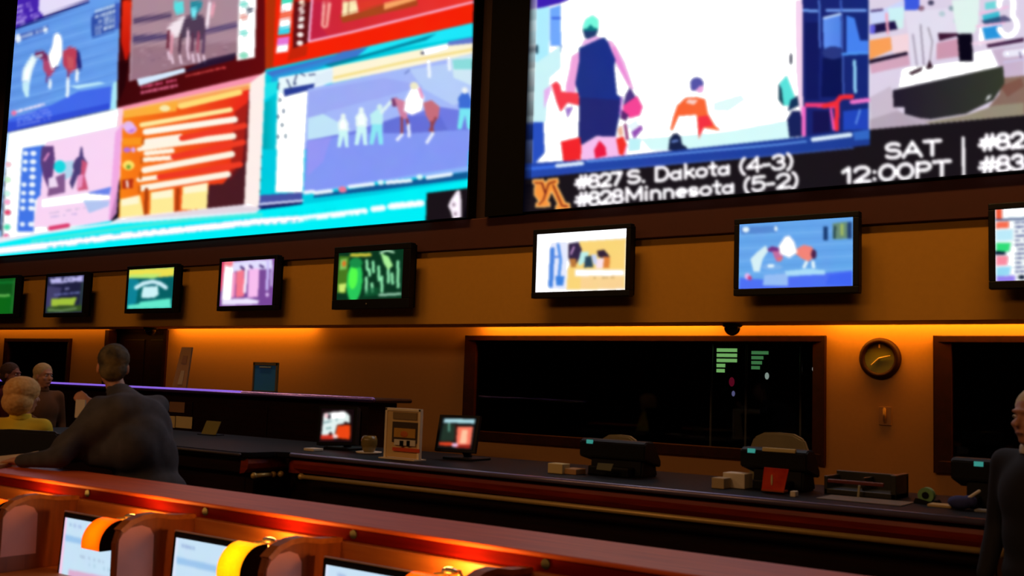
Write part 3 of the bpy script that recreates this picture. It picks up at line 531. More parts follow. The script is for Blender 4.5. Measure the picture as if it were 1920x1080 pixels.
# 2 teal board
PG((6, 96, 100), grow(SCREENS[2])); PG((16, 140, 165), c0(1160, 200, 1260, 220, 1240, 430, 1160, 470), .8); PG((238, 226, 80), c0(1150, 120, 1580, 100, 1570, 180, 1360, 200, 1150, 200)); PG((170, 240, 130), c0(1170, 170, 1460, 160, 1400, 205, 1170, 200), .7)
LN((205, 240, 248), 8, c0(1235, 290, 1300, 250, 1385, 232, 1450, 250, 1500, 285)); PG((205, 244, 248), c0(1300, 280, 1430, 270, 1440, 350, 1400, 380, 1285, 385, 1290, 320)); SCR((20, 90, 110), 276, 536, 294, 535, 5, 8, .8); PG((100, 235, 205), c0(1280, 420, 1545, 380, 1550, 470, 1160, 490, 1160, 455, 1260, 440))
# 3 pink table
PG((120, 72, 150), grow(SCREENS[3])); PG((255, 250, 255), c1(170, 250, 270, 260, 260, 560, 175, 560)); PG((245, 60, 80), c1(130, 240, 180, 230, 170, 480, 140, 500), .7); EL((250, 130, 140), *c1(225, 250)[0], 12, 6)
PG((228, 224, 255), c1(250, 240, 400, 220, 610, 210, 610, 290, 260, 320)); PG((246, 120, 140), c1(290, 320, 360, 300, 370, 530, 300, 540)); PG((250, 190, 240), c1(400, 300, 495, 290, 490, 535, 400, 540)); LN((250, 235, 255), 6, c1(382, 280, 375, 490)); PG((246, 150, 195), c1(260, 330, 290, 330, 290, 540, 260, 540))
for q in ((330, 280, 360, 300), (410, 270, 430, 285), (500, 265, 530, 280)): LN((70, 40, 110), 4, c1(*q))
LN((205, 190, 250), 5, c1(570, 230, 565, 470)); LN((225, 215, 255), 3, c1(605, 260, 600, 440)); EL((230, 200, 250), *c1(568, 515)[0], 3, 4); PG((240, 232, 255), c1(180, 555, 400, 545, 500, 565, 490, 595, 180, 605))
# 4 green runner board
PG((10, 52, 30), grow(SCREENS[4])); PG((70, 120, 30), c1(1165, 190, 1260, 190, 1250, 510, 1165, 500)); EL((40, 200, 90), *c1(1320, 400)[0], 15, 40); EL((84, 252, 76), *c1(1305, 370)[0], 9, 22); EL((24, 140, 70), *c1(1320, 245)[0], 13, 10)
LN((215, 200, 60), 6, c1(1275, 180, 1440, 170)); PG((205, 235, 110), c1(1180, 430, 1250, 420, 1240, 500, 1190, 500)); PG((150, 230, 120), c1(1180, 220, 1240, 210, 1240, 300, 1180, 310), .7); EL((220, 120, 40), *c1(1215, 255)[0], 4, 6)
for x, y0_, y1_ in ((1415, 220, 300), (1470, 230, 320), (1420, 370, 500), (1470, 420, 490), (1520, 270, 390), (1550, 360, 490), (1600, 260, 410), (1635, 330, 420), (1680, 220, 450), (1440, 300, 350)): LN((150, 240, 180), 5, c1(x, y0_, x+8, y1_))
PG((170, 240, 150), c1(1530, 150, 1600, 180, 1640, 260, 1600, 300, 1560, 240)); LN((190, 235, 200), 4, c1(1530, 150, 1580, 125, 1640, 140)); LN((150, 200, 170), 5, c1(1540, 520, 1710, 510)); PG((16, 90, 50), c1(1440, 460, 1530, 450, 1530, 520, 1400, 540), .7)
# 5 white and gold race page
PG((250, 250, 255), grow(SCREENS[5])); PG((252, 214, 122), c2(500, 240, 895, 215, 880, 640, 390, 655, 400, 480)); PG((232, 236, 255), c2(240, 250, 395, 240, 385, 660, 235, 650)); LN((72, 132, 225), 9, c2(260, 310, 250, 620)); LN((88, 150, 235), 6, c2(310, 270, 335, 400, 320, 560)); PG((60, 130, 225), c2(290, 540, 370, 540, 360, 620, 300, 620))
LN((90, 140, 230), 4, c2(260, 380, 330, 370)); PG((52, 36, 70), c2(400, 260, 490, 245, 520, 310, 500, 380, 460, 460, 430, 460, 400, 370)); LN((225, 170, 225), 3, c2(425, 350, 450, 290)); PG((190, 120, 60), c2(410, 390, 470, 390, 470, 460, 430, 465)); PG((190, 240, 235), c2(510, 330, 580, 330, 570, 400, 500, 450, 490, 420)); PG((44, 70, 90), c2(550, 370, 600, 360, 620, 460, 540, 465)); PG((200, 212, 246), c2(600, 350, 650, 350, 650, 450, 620, 430))
PG((52, 36, 56), c2(650, 320, 710, 310, 760, 370, 720, 390, 660, 370)); PG((225, 130, 60), c2(700, 370, 760, 370, 755, 465, 700, 465)); PG((252, 226, 236), c2(650, 390, 710, 380, 700, 470, 640, 470)); PG((255, 252, 250), c2(460, 480, 880, 480, 875, 530, 460, 540)); PG((250, 212, 160), c2(510, 540, 870, 530, 870, 640, 510, 640), .7); SCR((165, 130, 80), 1116, 521, 1162, 519, 3, 5, .8, .8)
# 6 led horse on blue track, 7 results page
PG((102, 166, 236), grow(SCREENS[6]));
for i in range(9): LN((132, 190, 246) if i % 2 else (90, 150, 224), 4, [(1388, 430+i*12), (1600, 420+i*12)], .4)
PG((78, 112, 244), c3(160, 470, 320, 480, 860, 420, 860, 540, 150, 560)); PG((150, 190, 245), c3(320, 450, 470, 440, 470, 515, 310, 515)); PG((170, 220, 250), c3(450, 425, 600, 410, 700, 420, 700, 445, 460, 455)); PG((50, 90, 240), c3(720, 450, 860, 430, 860, 515, 700, 510), .5)
PG((82, 128, 200), c3(160, 150, 410, 140, 400, 185, 170, 195), .7); EL((235, 250, 255), *c3(200, 165)[0], 7, 5); EL((235, 250, 255), *c3(395, 160)[0], 3, 5); PG((24, 58, 110), c3(688, 150, 715, 150, 715, 235, 688, 235)); PG((104, 140, 120), c3(745, 130, 830, 120, 835, 225, 745, 230)); LN((30, 60, 70), 4, c3(757, 150, 755, 220)); LN((165, 190, 100), 5, c3(800, 140, 800, 200)); PG((34, 62, 110), c3(830, 125, 858, 120, 858, 225, 832, 225))
PG((244, 132, 122), c3(520, 290, 570, 262, 620, 275, 640, 330, 600, 365, 560, 350, 520, 320)); EL((74, 32, 74), *c3(630, 320)[0], 5, 9); PG((116, 50, 130), c3(335, 290, 370, 270, 430, 285, 420, 310, 350, 305)); PG((196, 110, 160), c3(370, 300, 430, 300, 440, 350, 400, 370, 385, 340)); PG((232, 110, 110), c3(400, 345, 440, 340, 420, 370))
PG((246, 246, 252), c3(410, 270, 450, 210, 480, 203, 510, 240, 530, 310, 480, 345, 420, 320)); PG((216, 240, 246), c3(230, 350, 270, 310, 330, 265, 345, 300, 310, 350, 290, 430, 250, 430)); EL((150, 190, 240), *c3(370, 400)[0], 20, 6, .5)
for q in ((585, 370, 570, 400), (625, 370, 628, 400), (350, 395, 375, 392)): LN((235, 250, 255), 6, c3(*q))
EL((230, 180, 240), *c3(210, 460)[0], 6, 6); EL((200, 60, 120), *c3(225, 470)[0], 4, 4)
PG((244, 250, 252), grow(SCREENS[7])); PG((238, 84, 50), c3(1750, 50, 1785, 50, 1785, 120, 1750, 125)); LN((40, 60, 110), 3, c3(1750, 122, 2500, 90)); PG((250, 110, 80), c3(1750, 135, 1820, 130, 1820, 170, 1750, 175)); PG((190, 235, 250), c3(1750, 185, 1840, 180, 1840, 245, 1750, 250)); PG((50, 220, 120), c3(1750, 260, 1830, 262, 1820, 315, 1750, 315)); PG((4, 24, 50), c3(1740, 310, 1800, 315, 1800, 335, 1740, 335))
PG((250, 140, 160), c3(1750, 340, 1815, 340, 1810, 395, 1750, 400)); PG((150, 220, 245), c3(1750, 410, 1830, 405, 1820, 460, 1750, 465)); PG((150, 130, 240), c3(1750, 465, 1850, 460, 1850, 500, 1750, 505))
for i in range(12):
    SCR((52, 60, 120), 1900, 422+i*8.2, 1917, 421+i*8.2, 4, 90+i, .9, .9); SCR((52, 60, 120), 1930, 420+i*8.2, 2080, 410+i*8.2, 4, 190+i, .6, .8)
EL((4, 16, 40), *c3(1885, 470)[0], 6, 4)
# till screens on the counter
d1 = Z(560, 740, 4.571)
QA = [(603, 766), (664, 768), (660, 829), (598, 829)]; QB = [(829, 782), (894, 784), (885, 844), (820, 840)]
PG((20, 8, 10), grow(QA, 3)); PG((228, 244, 240), d1(215, 160, 400, 145, 440, 180, 440, 240, 330, 260, 310, 340, 195, 350)); PG((250, 250, 250), d1(275, 150, 400, 140, 395, 200, 270, 205)); PG((236, 70, 18), d1(335, 265, 445, 260, 440, 385, 310, 370)); PG((210, 50, 30), d1(190, 350, 310, 340, 300, 385, 185, 385)); EL((30, 30, 40), *d1(262, 188)[0], 3, 5); EL((250, 205, 210), *d1(238, 180)[0], 4, 5); SCR((60, 110, 115), 606, 793, 636, 787, 3, 4, .7); SCR((60, 120, 115), 606, 804, 628, 802, 3, 6, .7); EL((40, 20, 20), *d1(405, 245)[0], 4, 3); EL((40, 20, 20), *d1(275, 335)[0], 3, 3); EL((255, 220, 215), *d1(315, 358)[0], 5, 4)
PG((12, 14, 14), grow(QB, 3)); PG((170, 215, 225), d1(1250, 205, 1515, 210, 1505, 250, 1240, 240)); PG((34, 50, 40), d1(1240, 250, 1350, 255, 1340, 400, 1210, 395)); LN((90, 150, 130), 4, d1(1290, 250, 1290, 310)); PG((250, 120, 96), d1(1360, 275, 1495, 275, 1475, 430, 1350, 430)); PG((255, 196, 160), d1(1400, 300, 1450, 300, 1440, 420, 1380, 420)); PG((60, 16, 14), d1(1345, 260, 1365, 260, 1345, 400, 1335, 400)); PG((226, 66, 36), d1(1205, 405, 1330, 410, 1340, 440, 1200, 435)); PG((150, 36, 26), d1(1350, 430, 1470, 430, 1470, 462, 1345, 455)); EL((240, 190, 225), *d1(1340, 432)[0], 6, 4)

# carrel monitors, painted on a spare part of the canvas
MQ = []
for i in range(4):
    X, Y = 1950+(i % 2)*230, 620+(i//2)*150; MQ.append([(X, Y), (X+210, Y), (X+210, Y+130), (X, Y+130)])
    PG((205, 232, 252), [(X-4, Y-4), (X+214, Y-4), (X+214, Y+134), (X-4, Y+134)])
    PG((250, 205, 235) if i < 2 else (225, 235, 255), [(X-4, Y-4), (X+6, Y-4), (X+9, Y+134), (X-4, Y+134)]); PG((150, 195, 240), [(X+6, Y+38), (X+210, Y+42), (X+210, Y+54), (X+8, Y+52)], .8)
    SCR((140, 165, 215), X+16, Y+14, X+50, Y+15, 7, 300+i, .8, .7); SCR((150, 170, 200), X+60, Y+78, X+130, Y+80, 6, 310+i, .6, .6); SCR((150, 190, 210), X+90, Y+92, X+190, Y+95, 8, 320+i, .5, .5)
    PG((240, 140, 185), [(X+30, Y+112), (X+214, Y+108), (X+214, Y+134), (X+30, Y+134)], .6)

def blur(A, s):
    k = np.exp(-np.arange(-4, 5)**2/(2*s*s)); k /= k.sum()
    for ax in (0, 1):
        P = np.pad(A, [(4, 4) if a == ax else (0, 0) for a in range(3)], mode='edge'); n = A.shape[ax]
        A = sum(k[i]*(P[i:i+n] if ax == 0 else P[:, i:i+n]) for i in range(9))
    return A.astype(np.float32)
_g = np.random.default_rng(3).normal(0, 1, (PH//6+2, PW//6+2, 3)).astype(np.float32)
_g = blur(_g, 1.2); _g = np.kron(_g, np.ones((6, 6, 1), np.float32))[:PH, :PW]; _g = blur(_g, 3.0)
BL = blur(blur(IMG, 1.7)+_g*14*(IMG.mean(2, keepdims=True)/255)*(1-IMG.mean(2, keepdims=True)/300), 1.2)
def sample(px, py, img):
    x = np.clip(px-.5, 0, PW-2); y = np.clip(py-.5+PY0, 0, PH-2); xi = x.astype(int); yi = y.astype(int); fx = (x-xi)[..., None]; fy = (y-yi)[..., None]
    c = img[yi, xi]*(1-fx)*(1-fy)+img[yi, xi+1]*fx*(1-fy)+img[yi+1, xi]*(1-fx)*fy+img[yi+1, xi+1]*fx*fy
    return c
def grid_mesh(name, P, colr, parent, m):
    """P: rows x cols x 3 world points, colr the same shape in 0..255"""
    nr, nc = P.shape[:2]; o0 = ORG[parent.name]
    v = (P.reshape(-1, 3)-np.array(o0)).astype(np.float32)
    i = np.arange(nr*nc).reshape(nr, nc)
    f = np.stack([i[:-1, :-1], i[1:, :-1], i[1:, 1:], i[:-1, 1:]], -1).reshape(-1, 4)
    me = bpy.data.meshes.new(name); me.vertices.add(len(v)); me.vertices.foreach_set('co', v.ravel())
    me.loops.add(f.size); me.loops.foreach_set('vertex_index', f.ravel().astype(np.int32))
    me.polygons.add(len(f)); me.polygons.foreach_set('loop_start', np.arange(0, f.size, 4, dtype=np.int32))
    me.update(calc_edges=True)
    at = me.color_attributes.new('Col', 'FLOAT_COLOR', 'POINT')
    L = lin(np.clip(colr, 0, 255)).reshape(-1, 3); L = L*(1+1.2*np.clip((L.min(1, keepdims=True)-.84)/.12, 0, 1)); at.data.foreach_set('color', np.concatenate([L, np.ones((len(L), 1))], 1).astype(np.float32).ravel())
    me.materials.append(m); o = bpy.data.objects.new(name, me); col.objects.link(o); o.parent = parent; ORG[o.name] = o0
    return o
def project(P):
    d = P-CAM; z = d@FW; return 960+FPX*(d@RT)/z, 540-FPX*(d@UP)/z
def quad_screen(name, corners3, parent, nc, nr, q2=None, strength=1.0):
    """flat screen between four world corners (tl, tr, br, bl), showing the painter's picture of its quad q2"""
    tl, tr, br, bl = [np.array(c, float) for c in corners3]
    s, t = np.meshgrid(np.linspace(0, 1, nc), np.linspace(0, 1, nr)); S = s[..., None]; T = t[..., None]
    P = (tl*(1-S)+tr*S)*(1-T)+(bl*(1-S)+br*S)*T
    if q2 is None: px, py = project(P)
    else:
        q = [np.array(c, float) for c in q2]; U = (q[0]*(1-S)+q[1]*S)*(1-T)+(q[3]*(1-S)+q[2]*S)*T; px, py = U[..., 0], U[..., 1]
    return grid_mesh(name, P, sample(px, py, BL), parent, mat_screen('screen_pixels' if strength == 1 else 'screen_pixels_%d' % (strength*100), strength))

# ---------------------------------------------------------------- the room
XL, XR, YB, ZC = -18.5, 4.0, -13.0, 8.0
def room(name, lo, hi, m): return struct(bx(name, lo, hi, m))
room('floor', (XL, YB, -.1), (XR, 4, 0), CARPET)
room('ceiling', (XL, YB, ZC), (XR, 4, ZC+.1), CEIL)
room('wall_left', (XL-.1, YB, 0), (XL, 4, ZC), MAROON)
room('wall_right', (XR, YB, 0), (XR+.1, 4, ZC), MAROON)
room('wall_rear', (XL, YB-.1, 0), (XR, YB, ZC), MAROON)
room('wall_upper', (XL, .06, 3.24), (XR, .3, ZC), mat('near_black_maroon_paint', (44, 18, 13), .85))
# back wall at y = .7 with its openings
Y1, Y2 = .7, .8
W1 = (-6.73, -2.96, 1.09, 2.125); W2 = (-2.06, 1.9, 1.1, 2.125); W3 = (-15.85, -14.1, 1.1, 2.08); DR = (-13.18, -11.85, 0, 2.25)
b = MB()
cuts = sorted([W1, W2, W3, DR]); x = XL
for (xa, xb, za, zb) in cuts:
    b.box((x, Y1, 0), (xa, Y2, 2.6)); b.box((xa, Y1, zb), (xb, Y2, 2.6))
    if za > 0: b.box((xa, Y1, 0), (xb, Y2, za))
    x = xb
b.box((x, Y1, 0), (XR, Y2, 2.6)); struct(b.build('wall_back', WALL))
b = MB(); b.box((XL, 0, 2.22), (XR, .5, 2.94)); b.box((XL, .5, 2.33), (XR, .7, 2.5)); struct(b.build('trim_1', SOFF, label='tan soffit panel above the betting counter'))
struct(bx('trim_2', (XL, -.03, 2.94), (XR, .5, 3.24), MAROON, bev=.01, label='dark maroon band under the video walls'))
# dark office behind the glass and the corridor behind the opening
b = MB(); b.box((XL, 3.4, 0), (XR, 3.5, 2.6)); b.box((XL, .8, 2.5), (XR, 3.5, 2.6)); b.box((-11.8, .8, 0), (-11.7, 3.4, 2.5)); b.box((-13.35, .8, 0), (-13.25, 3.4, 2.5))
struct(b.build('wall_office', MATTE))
def window(n, W, lab, fw=.11):
    xa, xb, za, zb = W; t = thing('window_%d' % n, None, None, ((xa+xb)/2, Y1, za)); t['kind'] = 'structure'; t['label'] = lab
    b = MB()
    b.prism([(xa-.02, Y1+.05), (xa-.02, Y1-.05), (xa+fw, Y1-.03), (xa+fw, Y1+.05)], za-.02, zb+.02, 'z'); b.prism([(xb+.02, Y1+.05), (xb+.02, Y1-.05), (xb-fw*.8, Y1-.03), (xb-fw*.8, Y1+.05)], za-.02, zb+.02, 'z')
    b.box((xa, Y1-.045, zb-.035), (xb, Y1+.05, zb+.02), .006); b.box((xa, Y1-.045, za-.02), (xb, Y1+.05, za+.075), .006)
    b.build('window_frame', FRAMEW, t)
    bx('pane', (xa+fw*.7, Y1+.01, za+.06), (xb-fw*.7, Y1+.018, zb-.03), mat_glass(), t)
window(1, W1, 'long dark window with mahogany frame behind the counter'); window(2, W2, 'dark framed window at the right behind the man in the suit'); window(3, W3, 'small dark window at the far left', .07)
# door surround
b = MB(); b.box((DR[0]-.05, Y1-.03, 0), (DR[0]+.04, Y2, 2.22)); b.box((DR[1]-.04, Y1-.03, 0), (DR[1]+.03, Y2, 2.22)); struct(b.build('trim_3', FRAMEW, label='mahogany surround of the dark opening'))
t = thing('door_1', None, None, (-12.5, .9, 0)); t['kind'] = 'structure'; t['label'] = 'dark mahogany door standing in the shadowed opening'
b = MB(); b.box((-13.2, .88, 0), (-11.83, .93, 2.3), .004)
for za, zb in ((.15, .95), (1.1, 2.1)):
    for xa, xb in ((-13.05, -12.58), (-12.44, -11.98)): b.box((xa, .865, za), (xb, .89, zb), .008)
b.build('door_leaf', DARKW, t); MB().cap((-12.0, .84, .9), (-12.0, .84, 1.15), .012).cyl((-12, .84, .92), (-12, .88, .92), .008).cyl((-12, .84, 1.13), (-12, .88, 1.13), .008).build('door_handle', BRASS, t)

# ---------------------------------------------------------------- video walls
def video_wall(label, X0, X1, Z0, Z1, pxs, frame, name='video_wall'):
    t = thing(name, label, 'video wall', ((X0+X1)/2, 0, Z0), 'video walls above the counter')
    Xs = [on_y(p, 300, -.075)[0] for p in pxs]; Xs = [x for x in Xs if X0 < x < X1]; Xs = np.array([X0]+Xs+[X1])
    Zs = np.concatenate([np.linspace(Z1, 5.6, 40)[:-1], np.linspace(5.6, Z0, 230)])
    xx, zz = np.meshgrid(Xs, Zs); P = np.stack([xx, np.full_like(xx, -.075), zz], -1)
    px, py = project(P); grid_mesh('screen', P, sample(px, py, BL), t, mat_screen())
    b = MB(); b.box((frame[0], -.05, Z0-.01), (frame[1], .055, Z1+.1), .005); b.build('cabinet', BLACK, t)
    b = MB(); f = frame
    b.box((f[0], -.07, Z0-.012), (X0-.002, -.05, Z1+.1)); b.box((X1+.002, -.07, Z0-.012), (f[1], -.05, Z1+.1)); b.box((X0, -.07, Z1+.002), (X1, -.05, Z1+.1)); b.build('bezel', MATTE, t)
    return t
video_wall('huge video wall of horse racing feeds and odds above a cyan ticker, left of the two', -14.9, -6.22, 3.255, 7.2, np.arange(-4, 900, 2.1), (-15.05, -6.2))
video_wall('huge video wall with football sideline feed above a white lettered odds ticker, right of the two', -5.55, 1.2, 3.255, 7.2, np.arange(996, 2300, 2.1), (-6.0, 1.35))

# ---------------------------------------------------------------- televisions under the video walls
TVL = ['television showing a plain green board, cut by the left picture edge', 'small television showing a dark WELCOME board, second from the left', 'television showing a teal board with a yellow top strip',
       'television showing a pink and white odds table', 'television showing a green odds board, in a wide black case', 'television showing a white and gold race page under the pillar between the video walls',
       'television showing a led horse on a blue track, left of the round clock', 'television showing a results page of coloured rows, cut by the right picture edge']
XZ = [(-14.95, -14.12, 2.40, 2.90), (-13.30, -12.44, 2.395, 2.885), (-11.46, -10.56, 2.425, 2.915), (-9.68, -8.79, 2.43, 2.94), (-7.80, -6.90, 2.465, 2.955), (-5.29, -4.37, 2.485, 3.01), (-3.34, -2.44, 2.465, 2.98), (-1.46, -.55, 2.47, 2.965)]
for i, (xa, xb, za, zb) in enumerate(XZ):
    t = thing('television', TVL[i], 'television', ((xa+xb)/2, 0, za), 'televisions mounted along the soffit')
    e, eb = (.045, .055) if i != 4 else (.065, .1); er = e if i != 4 else .10
    b = MB(); b.box((xa-e, -.205, za-eb), (xb+er, -.13, za), .006); b.box((xa-e, -.205, zb), (xb+er, -.13, zb+e), .006); b.box((xa-e, -.205, za), (xa, -.13, zb), .006); b.box((xb, -.205, za), (xb+er, -.13, zb), .006)
    b.build('bezel', BLACK, t)
    bx('rear_case', (xa-e+.01, -.185, za-eb+.01), (xb+er-.01, -.09, zb+e-.01), MATTE, t, .01)
    mid = (xa+xb)/2; zm = (za+zb)/2
    b = MB(); b.box((mid-.15, -.012, zm-.12), (mid+.15, 0, zm+.12)); b.box((mid-.05, -.095, zm-.05), (mid+.05, -.01, zm+.05)); b.build('wall_bracket', GREYM, t)
    n = 120 if i > 3 else 80
    quad_screen('screen', [(xa, -.2, zb), (xb, -.2, zb), (xb, -.2, za), (xa, -.2, za)], t, n, int(n*.56), SCREENS[i])
    if i == 4: MB().ell((mid-.02, -.208, za-.05), (.012, .004, .012), n=10).build('maker_badge', GREYM, t)

# ---------------------------------------------------------------- things on the soffit and the wall
for px, py, lab in ((1373, 603, 'black dome camera under the soffit below the blue racing television'), (282, 616, 'black dome camera under the soffit near the dark doorway')):
    c = on_y(px, py, .22); t = thing('dome_camera', lab, 'security camera', (c[0], .22, 2.22), 'dome cameras under the soffit')
    MB().lathe([(.02, 2.22), (.085, 2.22), (.085, 2.20), (.07, 2.19)], (c[0], .22, 0)).build('housing', BLACK, t)
    MB().lathe([(.068, 2.195)]+[(.068*math.cos(a), 2.19-.072*math.sin(a)) for a in [i*math.pi/16 for i in range(0, 8)]]+[(.002, 2.118)], (c[0], .22, 0)).build('dome', mat('smoked_dome', (10, 10, 12), .15), t, smooth=True)
c = on_y(1648.5, 672, .66); cx, cz = c[0], c[2]
t = thing('wall_clock', 'round wall clock with mahogany rim and olive face between the windows', 'clock', (cx, .7, cz))
MB().lathe([(.115, -.04), (.165, -.04), (.168, -.02), (.155, .008), (.135, .014), (.118, .002), (.115, -.04)], (cx, .66, cz), 'y', 40, False).build('rim', FRAMEW, t, smooth=True)
MB().cyl((cx, .69, cz), (cx, .668, cz), .122, n=40).build('dial', mat('olive_dial', (120, 124, 44), .4), t)
MB().box((cx-.006, .660, cz+.085), (cx+.006, .667, cz+.115), .001).build('hour_mark', CREAM, t)
MB().cap((cx, .658, cz), (cx-.062, .658, cz-.055), .008, .005).build('glint_hand_low', CREAM, t); MB().cap((cx, .655, cz), (cx+.085, .655, cz+.022), .007, .004).build('glint_hand_high', CREAM, t)  # bright reflection streak on the dial, modelled as two pale hands
a_, b_ = on_y(1648, 762, .695), on_y(1672, 798, .695)
t = thing('wall_phone', 'tan wall telephone handset plate below the round clock', 'telephone', ((a_[0]+b_[0])/2, .7, b_[2]))
bx('plate', (a_[0], .685, b_[2]), (b_[0], .7, a_[2]), mat('tan_plastic', (150, 108, 62), .5), t, .004)
MB().cap(((a_[0]+b_[0])/2, .67, b_[2]+.03), ((a_[0]+b_[0])/2, .67, a_[2]-.02), .012).build('handset', mat('tan_plastic', 0), t, smooth=True)
# glowing boards added behind the glass in place of screen reflections
def board(label, q, rows, tint, dark=(8, 20, 12)):
    a, c = on_y(*q[0], 2.2), on_y(*q[1], 2.2)
    t = thing('reflection_board', label, 'monitor', ((a[0]+c[0])/2, 2.2, 0), 'added reflection boards behind the office glass')
    bx('bezel', (a[0]-.03, 2.21, c[2]-.03), (c[0]+.03, 2.27, a[2]+.03), BLACK, t, .005)
    X = (a[0]+c[0])/2; b = MB(); b.cyl((X, 2.27, c[2]), (X, 2.27, .02), .02); b.cyl((X, 2.27, .03), (X, 2.27, 0), .13); b.build('stand', MATTE, t)
    h = (a[2]-c[2]); M = mat('green_rows_%d' % tint[1], tint, .6, emit=tint, estr=1.0)
    b = MB(); n = len(rows)
    for i, (f0, f1) in enumerate(rows): b.box((a[0]+(c[0]-a[0])*f0, 2.200, a[2]-h*(i+.78)/n), (a[0]+(c[0]-a[0])*f1, 2.208, a[2]-h*(i+.12)/n))
    b.build('lit_rows', M, t); return t
board('green glowing board added for a screen reflection in the window, left of two', ((1344, 652), (1381, 701)), [(0, 1), (0, 1), (0, 1), (0, .42), (0, .4)], (150, 225, 130))
board('dim green glowing board added for a screen reflection in the window, right of two', ((1409, 657), (1440, 695)), [(0, 1), (0, .7), (0, .62), (0, .5)], (80, 150, 90))
b = MB()
for px, y0_, y1_ in ((1335, 645, 748), (1400, 645, 728), (1502, 650, 745)):
    a, c = on_y(px, y0_, 1.85), on_y(px, y1_, 1.85); t = thing('metal_post', {1335: 'thin grey post behind the glass left of the green board', 1400: 'thin grey post behind the glass between the green boards', 1502: 'thin grey post behind the glass near the right frame'}[px], 'post', (a[0], 1.85, 0), 'thin posts behind the office glass')
    MB().cyl((a[0], 1.85, 0), (a[0], 1.85, a[2]), .012).build('shaft', mat('pale_metal', (205, 205, 200), .3, .4), t); MB().cyl((a[0], 1.85, 0), (a[0], 1.85, .02), .08).build('foot', MATTE, t)
for (px, py, r, c_, lb) in ((1527, 692, .022, (255, 250, 240), 'small white lamp glowing behind the glass by the right frame'), (1438, 705, .022, (170, 190, 180), 'small pale lamp glowing below the right green board'), (1372, 716, .03, (110, 14, 40), 'small dark red lamp glowing below the left green board'), (1375, 738, .018, (110, 110, 160), 'small bluish lamp glowing lowest behind the glass')):
    p = on_y(px, py, 2.15); t = thing('indicator_lamp', lb, 'lamp', (p[0], 2.15, 0), 'small lamps behind the office glass')
    MB().ell(p, (r, r*.6, r*1.6)).build('bulb', mat('lamp_%d' % px, c_, .5, emit=c_, estr=1.0), t, smooth=True); MB().cyl((p[0], 2.17, 0), (p[0], 2.17, p[2]), .006).build('stem', MATTE, t)

# ---------------------------------------------------------------- betting counter
YF = -2.58
def slab(b, pts, z0, z1, r=.018):
    b.prism(pts, z0, z1, 'z', bev=r)
t = thing('betting_counter', 'long dark stone topped betting counter with cherry front and brass rail', 'counter', (-3.5, -2.2, 0))
CX0, CX1, XS = -5.9, -1.0, -5.9
b = MB(); slab(b, [(CX1-.04, YF), (CX1, YF+.05), (CX1, -1.5), (-9.3, -1.5), (-9.3, YF-.32), (XS-.05, YF-.32), (XS, YF-.27), (XS+.02, YF-.06), (XS+.12, YF)], 1.055, 1.1, .012); b.build('worktop', STONE, t)
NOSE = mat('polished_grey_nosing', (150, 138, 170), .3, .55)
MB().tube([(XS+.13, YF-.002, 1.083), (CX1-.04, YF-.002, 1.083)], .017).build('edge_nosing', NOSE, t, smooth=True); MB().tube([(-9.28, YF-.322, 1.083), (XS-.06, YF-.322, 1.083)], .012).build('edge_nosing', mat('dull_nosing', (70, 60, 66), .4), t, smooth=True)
b = MB()
prof = [(YF+.10, 1.055), (YF+.035, 1.055), (YF+.028, 1.02), (YF+.035, .985), (YF+.06, .955), (YF+.12, .945)]
b.prism(prof, XS+.12, CX1-.03, 'x'); b.prism([(-p[0]+YF-.0+XS+.0, p[1]) for p in []] or [(XS-.09, 1.055), (XS-.02, 1.055), (XS-.012, 1.02), (XS-.02, .985), (XS-.05, .955), (XS-.1, .945)], YF-.28, YF+.08, 'y')
b.cyl((XS+.10, YF+.12, .95), (XS+.10, YF+.12, 1.055), .085, n=28)
b.box((CX1-.10, YF+.05, .945), (CX1-.02, -1.6, 1.055), .01)
b.build('front_moulding', CHERRY, t, smooth=False)
b = MB(); b.box((-9.25, YF-.26, .945), (XS-.09, YF-.2, 1.055), .01); b.box((-9.25, YF-.2, 0), (XS-.12, YF-.1, 1.05)); b.box((XS-.14, YF-.2, 0), (XS-.04, YF+.2, .96)); b.box((XS-.04, YF+.16, 0), (CX1-.06, YF+.24, 1.05)); b.box((CX1-.14, YF+.2, 0), (CX1-.06, -1.55, 1.05)); b.box((-9.25, -1.56, 0), (-9.15, YF-.1, 1.05))
b.build('front_panel', DARKW, t)
def rail(p0, p1): 
    b = MB(); b.cap(p0, p1, .016); d = (Vector(p1)-Vector(p0)).normalized(); b.ell(p0, (.024,)*3); b.ell(p1, (.024,)*3); return b.build('brass_rail', BRASS, t, smooth=True)
rail((XS+.24, YF-.0, .935), (CX1+.01, YF-.0, .95)); rail((XS+.01, YF-.24, .935), (XS+.01, YF-.06, .935)); MB().ell((XS+.035, YF-.01, .938), (.024,)*3).build('rail_stud', BRASS, t, smooth=True)

t = thing('tall_hutch', 'tall dark mahogany partition with overhanging top at the left end of the counter', 'cabinet', (-10, -.85, 0))
bx('body', (-13.6, -1.0, 0), (-6.52, -.62, 1.445), DARKW, t, .004)
b = MB(); b.box((-13.7, -1.07, 1.445), (-6.38, -.56, 1.485), .018, 4); b.build('top', mat('polished_dark_top', (40, 28, 34), .4), t)
MB().tube([(-13.68, -1.075, 1.472), (-6.40, -1.075, 1.472)], .024).build('edge_nosing', mat('painted_violet_sheen', (150, 128, 236), .25, .85), t, smooth=True)  # violet of the video wall's reflection is put into the nosing colour
MB().box((-13.6, -1.10, 1.478), (-8.15, -1.07, 1.498), .004).build('reflection_glow_strip', mat('violet_reflection_glow', (130, 95, 225), .5, emit=(134, 98, 226), estr=.9), t, 'added violet glow along the front edge for the video wall reflection')  # glowing strip added in place of the video wall's reflection on this edge
b = MB()
